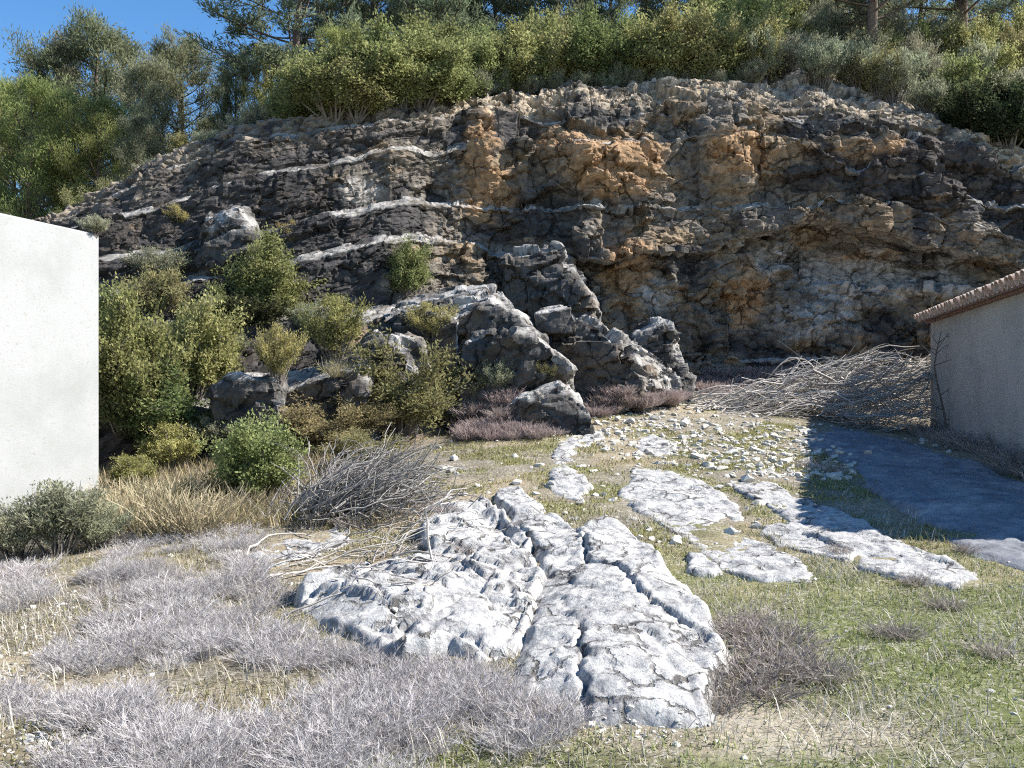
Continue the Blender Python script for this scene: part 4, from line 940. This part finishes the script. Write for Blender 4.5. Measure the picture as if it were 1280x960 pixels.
for i, (s, loc) in enumerate(places):
    me = SM[rg.integers(8)]; rot = Matrix.Rotation(rg.uniform(0, 6.28), 4, 'Z') @ Matrix.Rotation(rg.uniform(-.35, .35), 4, 'X'); sc_ = Matrix.Diagonal((s, s, s * rg.uniform(.7, 1.2), 1))
    M4 = Matrix.Translation(loc + Vector((0, 0, s * .02))) @ rot @ sc_
    if i < 270:
        o = link('stone', me, label=None, category='stone', group='loose stones in the yard'); o.matrix_world = M4
        o['label'] = ('angular pale stone in the rubble directly before the brush heap' if loc.y > 14 and loc.x > 3.2 else 'angular pale stone in the rubble below the purple scrub' if loc.y > 13 else
                     'larger loose pale stone in the rubble strip behind the slabs' if loc.y > 9 and s > .2 else 'small loose pale stone in the rubble strip behind the slabs' if loc.y > 9 else
                     'small loose stone on the ochre gravel patch' if loc.x < -1.6 else 'small loose pale stone lying in grass near the big slab')
    else:
        V = np.array([M4 @ v.co for v in me.vertices]); SV.append(V); SQ += [[k + no for k in f.vertices] for f in me.polygons]; no += len(V)
gm = bpy.data.meshes.new('gravel'); gm.from_pydata(np.vstack(SV).tolist(), [], SQ); gm.update(); gm.materials.append(M_STONE)
link('gravel', gm, kind='stuff', label='small rubble and gravel between the larger stones', category='gravel')
#@@BRUSH
# ------------------------------------------------------------------ cut branches: the brush heap by the shed, the heap of canes on the left
def stick_mesh(name, seed, L=1., bend=.12, r=.012, side=3, mat=None):
    rg = np.random.default_rng(seed); k = 9; t = np.linspace(0, 1, k)
    w_ = np.cumsum(rg.normal(size=(k, 2)) * .022, 0) + np.outer(t * (1 - t), rg.normal(size=2) * bend * 4)
    path = np.c_[t * L, w_ - w_[0]]; paths = [path[None]]; rads = [np.linspace(r, r * .35, k)[None]]
    V, Q = ribbons(paths[0], rads[0], rg); off = len(V)
    for _ in range(side):
        i = rg.integers(2, 7); o = path[i]; d = unit(np.array([1., 0, 0]) + rg.normal(size=3) * .5) * L * rg.uniform(.15, .4)
        m = o + d * .5 + rg.normal(size=3) * .03; pp = bez(o[None], m[None], (o + d)[None], 4)
        v, q = ribbons(pp, np.linspace(r * .5, r * .2, 4)[None], rg); V = np.vstack([V, v]); Q = np.vstack([Q, q + off]); off = len(V)
    return np_mesh(name, V, Q, mat or M_CUT, True)
ST = [stick_mesh('branch', 120 + i, side=(0, 3, 5, 2, 4, 1)[i % 6]) for i in range(8)]
def place_stick(parent, base, tip, thick, me, name='branch'):
    v = Vector(tip) - Vector(base); L = v.length; q = v.to_track_quat('X', 'Z')
    o = link(name, me, parent); o.rotation_mode = 'QUATERNION'; o.rotation_quaternion = q @ Matrix.Rotation(random.uniform(0, 6.28), 3, 'X').to_quaternion()
    o.location = base; o.scale = (L, L * .55 * thick + .45 * thick, L * .55 * thick + .45 * thick); return o
def joined_sticks(name, parent, specs, mats):
    V, Q, no = [], [], 0
    for base, tip, thick, me in specs:
        v = Vector(tip) - Vector(base); L = v.length; s = L * .55 * thick + .45 * thick
        M4 = Matrix.Translation(base) @ v.to_track_quat('X', 'Z').to_matrix().to_4x4() @ Matrix.Rotation(random.uniform(0, 6.28), 4, 'X') @ Matrix.Diagonal((L, s, s, 1))
        a = np.empty(len(me.vertices) * 3, np.float32); me.vertices.foreach_get('co', a); a = a.reshape(-1, 3) @ np.array(M4.to_3x3()).T + np.array(M4.translation)
        l = np.empty(len(me.loops), np.int32); me.loops.foreach_get('vertex_index', l)
        V.append(a); Q.append(l.reshape(-1, 4) + no); no += len(a)
    return link(name, np_mesh(name, np.vstack(V), np.vstack(Q), mats, True), parent, kind='stuff')
rg = np.random.default_rng(61)
hc = Vector((*to_ground(985, 510), 0)); hc.y = 19.2; hc.x = (1010 - CX) / F * 19.2; hc.z = float(zg(hc.x, hc.y)[0])
heap = link('brush_heap', None, loc=hc, label='long heap of cut grey branches piled against the cliff beside the shed', category='brush pile')
def heap_h(u): return np.interp(u, [-2.3, -1.5, -.6, .4, 1.5, 2.6, 3.2], [.1, .45, .85, 1.15, 1.35, 1.2, .6])
specs = []
for i in range(760):
    u = rg.uniform(-2.2, 3.0); H = heap_h(u); v = rg.normal() * .55
    zf = rg.random() ** (.6 if i < 200 else .9) * H * np.exp(-(v / 1.0) ** 2); L = rg.uniform(.7, 2.1)
    dirv = np.array([1, rg.normal() * .35, rg.normal() * .18 + .22]); dirv /= np.linalg.norm(dirv)
    c_ = np.array([u, v - .3 * (1 - zf / 1.3), zf + .02]); a = c_ - dirv * L * .5; b = c_ + dirv * L * .5
    gz = float(zg(hc.x + a[0], hc.y + a[1])[0]) - hc.z; a[2] = max(a[2], gz + .02); b[2] = max(b[2], gz + .03)
    specs.append((tuple(a), tuple(b), rg.uniform(.7, 1.9) if i < 240 else rg.uniform(.4, .9), ST[rg.integers(8)]))
for i in range(420):                                             # the dense dark foot of the heap towards the shed
    u = rg.uniform(.3, 3.4); vv = rg.uniform(-1.5, .3); zf = rg.random() * .6; L = rg.uniform(.5, 1.3); an = rg.normal() * .6
    c_ = np.array([u, vv, zf]); dv = np.array([math.cos(an), math.sin(an), rg.normal() * .25]) * L * .5; a, b = c_ - dv, c_ + dv
    gz = float(zg(hc.x + u, hc.y + vv)[0]) - hc.z; a[2] = max(a[2] + gz, gz + .02); b[2] = max(b[2] + gz, gz + .03)
    if (hc.x + max(a[0], b[0])) * NV[0] + (hc.y + b[1]) * NV[1] > S0 @ NV - .05 and hc.y + vv < 19: continue
    specs.append((tuple(a), tuple(b), rg.uniform(.5, 1.0), ST[rg.integers(8)]))
for a, b, th, me in specs[:240]: place_stick(heap, a, b, th, me)
joined_sticks('twigs', heap, specs[240:], M_CUT)
place_stick(heap, (-.2, -.9, .95), (2.0, -.6, 1.55), 2.2, ST[1]); place_stick(heap, (-2.4, -.9, .25), (-.9, -.9, .45), 2.6, ST[0]); place_stick(heap, (-1.3, -.9, .7), (-.3, -.8, 1.0), 2.4, ST[3])
# canes on the left
loc, _ = cast(455, 645); cc = loc.copy()
canes = link('cane_heap', None, loc=cc, label='heap of arching dry canes and twigs beside the craggy white slab', category='brush pile')
CN = [stick_mesh('cane', 140 + i, bend=.34, side=1, r=.012, mat=M_CANE) for i in range(6)]
cs = []
for i in range(680):
    a = np.array([rg.normal() * .24 - .3, rg.normal() * .25, rg.random() * .2]); an = rg.normal() * .7 + .5
    L = rg.uniform(.6, 1.35); el = rg.uniform(.0, .8); b = a + np.array([math.cos(an) * math.cos(el), math.sin(an) * .6 * math.cos(el), math.sin(el)]) * L
    g_ = float(zg(cc.x + b[0], cc.y + b[1])[0]) - cc.z; b[2] = max(b[2] * .85, g_ + .03)
    cs.append((tuple(a), tuple(b), rg.uniform(.5, 1.1), CN[rg.integers(6)]))
for a, b, th, me in cs[:170]: place_stick(canes, a, b, th, me, 'cane')
joined_sticks('twigs', canes, cs[170:], M_CANE)
# single sticks strewn over the ground between the canes and the slab
for i in range(70):
    px, py = rg.uniform(300, 540), 0
    py = np.interp(px, [300, 420, 540], [735, 700, 668]) + rg.normal() * 26
    loc, nm = cast(px, py)
    if loc is None: continue
    an = rg.normal() * .35 + .45; L = rg.uniform(.3, 1.0); e = Vector((loc.x + math.cos(an) * L, loc.y + math.sin(an) * L, 0)); l2, _ = drop(e.x, e.y, 2.5)
    o = place_stick(None, loc + Vector((0, 0, .015)), l2 + Vector((0, 0, .02)), rg.uniform(.6, 1.4), ST[rg.integers(8)], 'fallen_stick')
    o['label'] = 'bleached dry stick lying on the ground below the heap of canes'; o['category'] = 'stick'; o['group'] = 'sticks strewn by the canes'
for px, py, an, L in ((1070, 640, 1.2, .45), (1075, 640, .9, .3), (540, 700, .3, .9)):
    loc, nm = cast(px, py)
    o = place_stick(None, loc, loc + Vector((math.cos(an) * L * .4, .05, L * .6)), 1.6, ST[1], 'fallen_stick'); o['label'] = 'short broken stick poking up between the slabs'; o['category'] = 'stick'; o['group'] = 'sticks poking up between the slabs'
# leafless sapling in front of the shed wall
sp = np.array([8.75, 16.9]); zt = float(zg(*sp)[0])
sap = link('bare_sapling', None, loc=(*sp, zt), label='thin leafless sapling growing against the grey shed wall', category='tree')
tp = np.array([[0, 0, -.1], [.0, 0, .2], [-.05, 0, .55], [-.12, .02, .9], [-.19, .02, 1.2], [-.24, .02, 1.5], [-.20, .02, 1.75], [-.16, .02, 1.95], [-.10, .02, 2.2]])[None]
v, q = ribbons(tp, np.linspace(.034, .008, 9)[None], rg); link('trunk', np_mesh('trunk', v, q, M_STEM, True), sap)
for z_, an, L in [(.3, .5, .5), (.25, 2.6, .4), (.4, 0.1, .35), (.6, 2.8, .35), (.9, .3, .3), (1.0, 2.9, .4), (1.3, 3., .3), (1.5, .2, .35), (1.7, 2.4, .45), (1.75, .5, .45), (1.8, 2.9, .5), (1.85, 1., .5), (1.9, 1.9, .45), (1.95, .4, .35)]:
    o_ = np.array([np.interp(z_, tp[0, :, 2], tp[0, :, 0]), 0, z_]); e = o_ + np.array([math.cos(an) * L, rg.normal() * .1, abs(math.sin(an)) * L * .6 + .12]); m = (o_ + e) / 2 + rg.normal(size=3) * .04
    v, q = ribbons(bez(o_[None], m[None], e[None], 5), np.linspace(.010, .003, 5)[None], rg)
    for _ in range(3):
        f = rg.uniform(.4, .9); a = o_ * (1 - f) + e * f; b = a + rg.normal(size=3) * .09 + (e - o_) * .25; v2, q2 = ribbons(bez(a[None], ((a + b) / 2)[None], b[None], 3), np.linspace(.005, .002, 3)[None], rg)
        q = np.vstack([q, q2 + len(v)]); v = np.vstack([v, v2])
    link('branch', np_mesh('branch', v, q, M_STEM, True), sap)
# dark weeds along the shed foot
for t in np.linspace(.0, 9.0, 24):
    q = S0 - U * t - NV * random.uniform(.1, .45); loc, nm = drop(*q, 2.2)
    s = random.uniform(.2, .42); clump(BRNM[0], loc, s * 1.3, s, 'dry_weed', 'dark dry weed growing along the foot of the shed wall', 'weed', 'weeds along the shed')
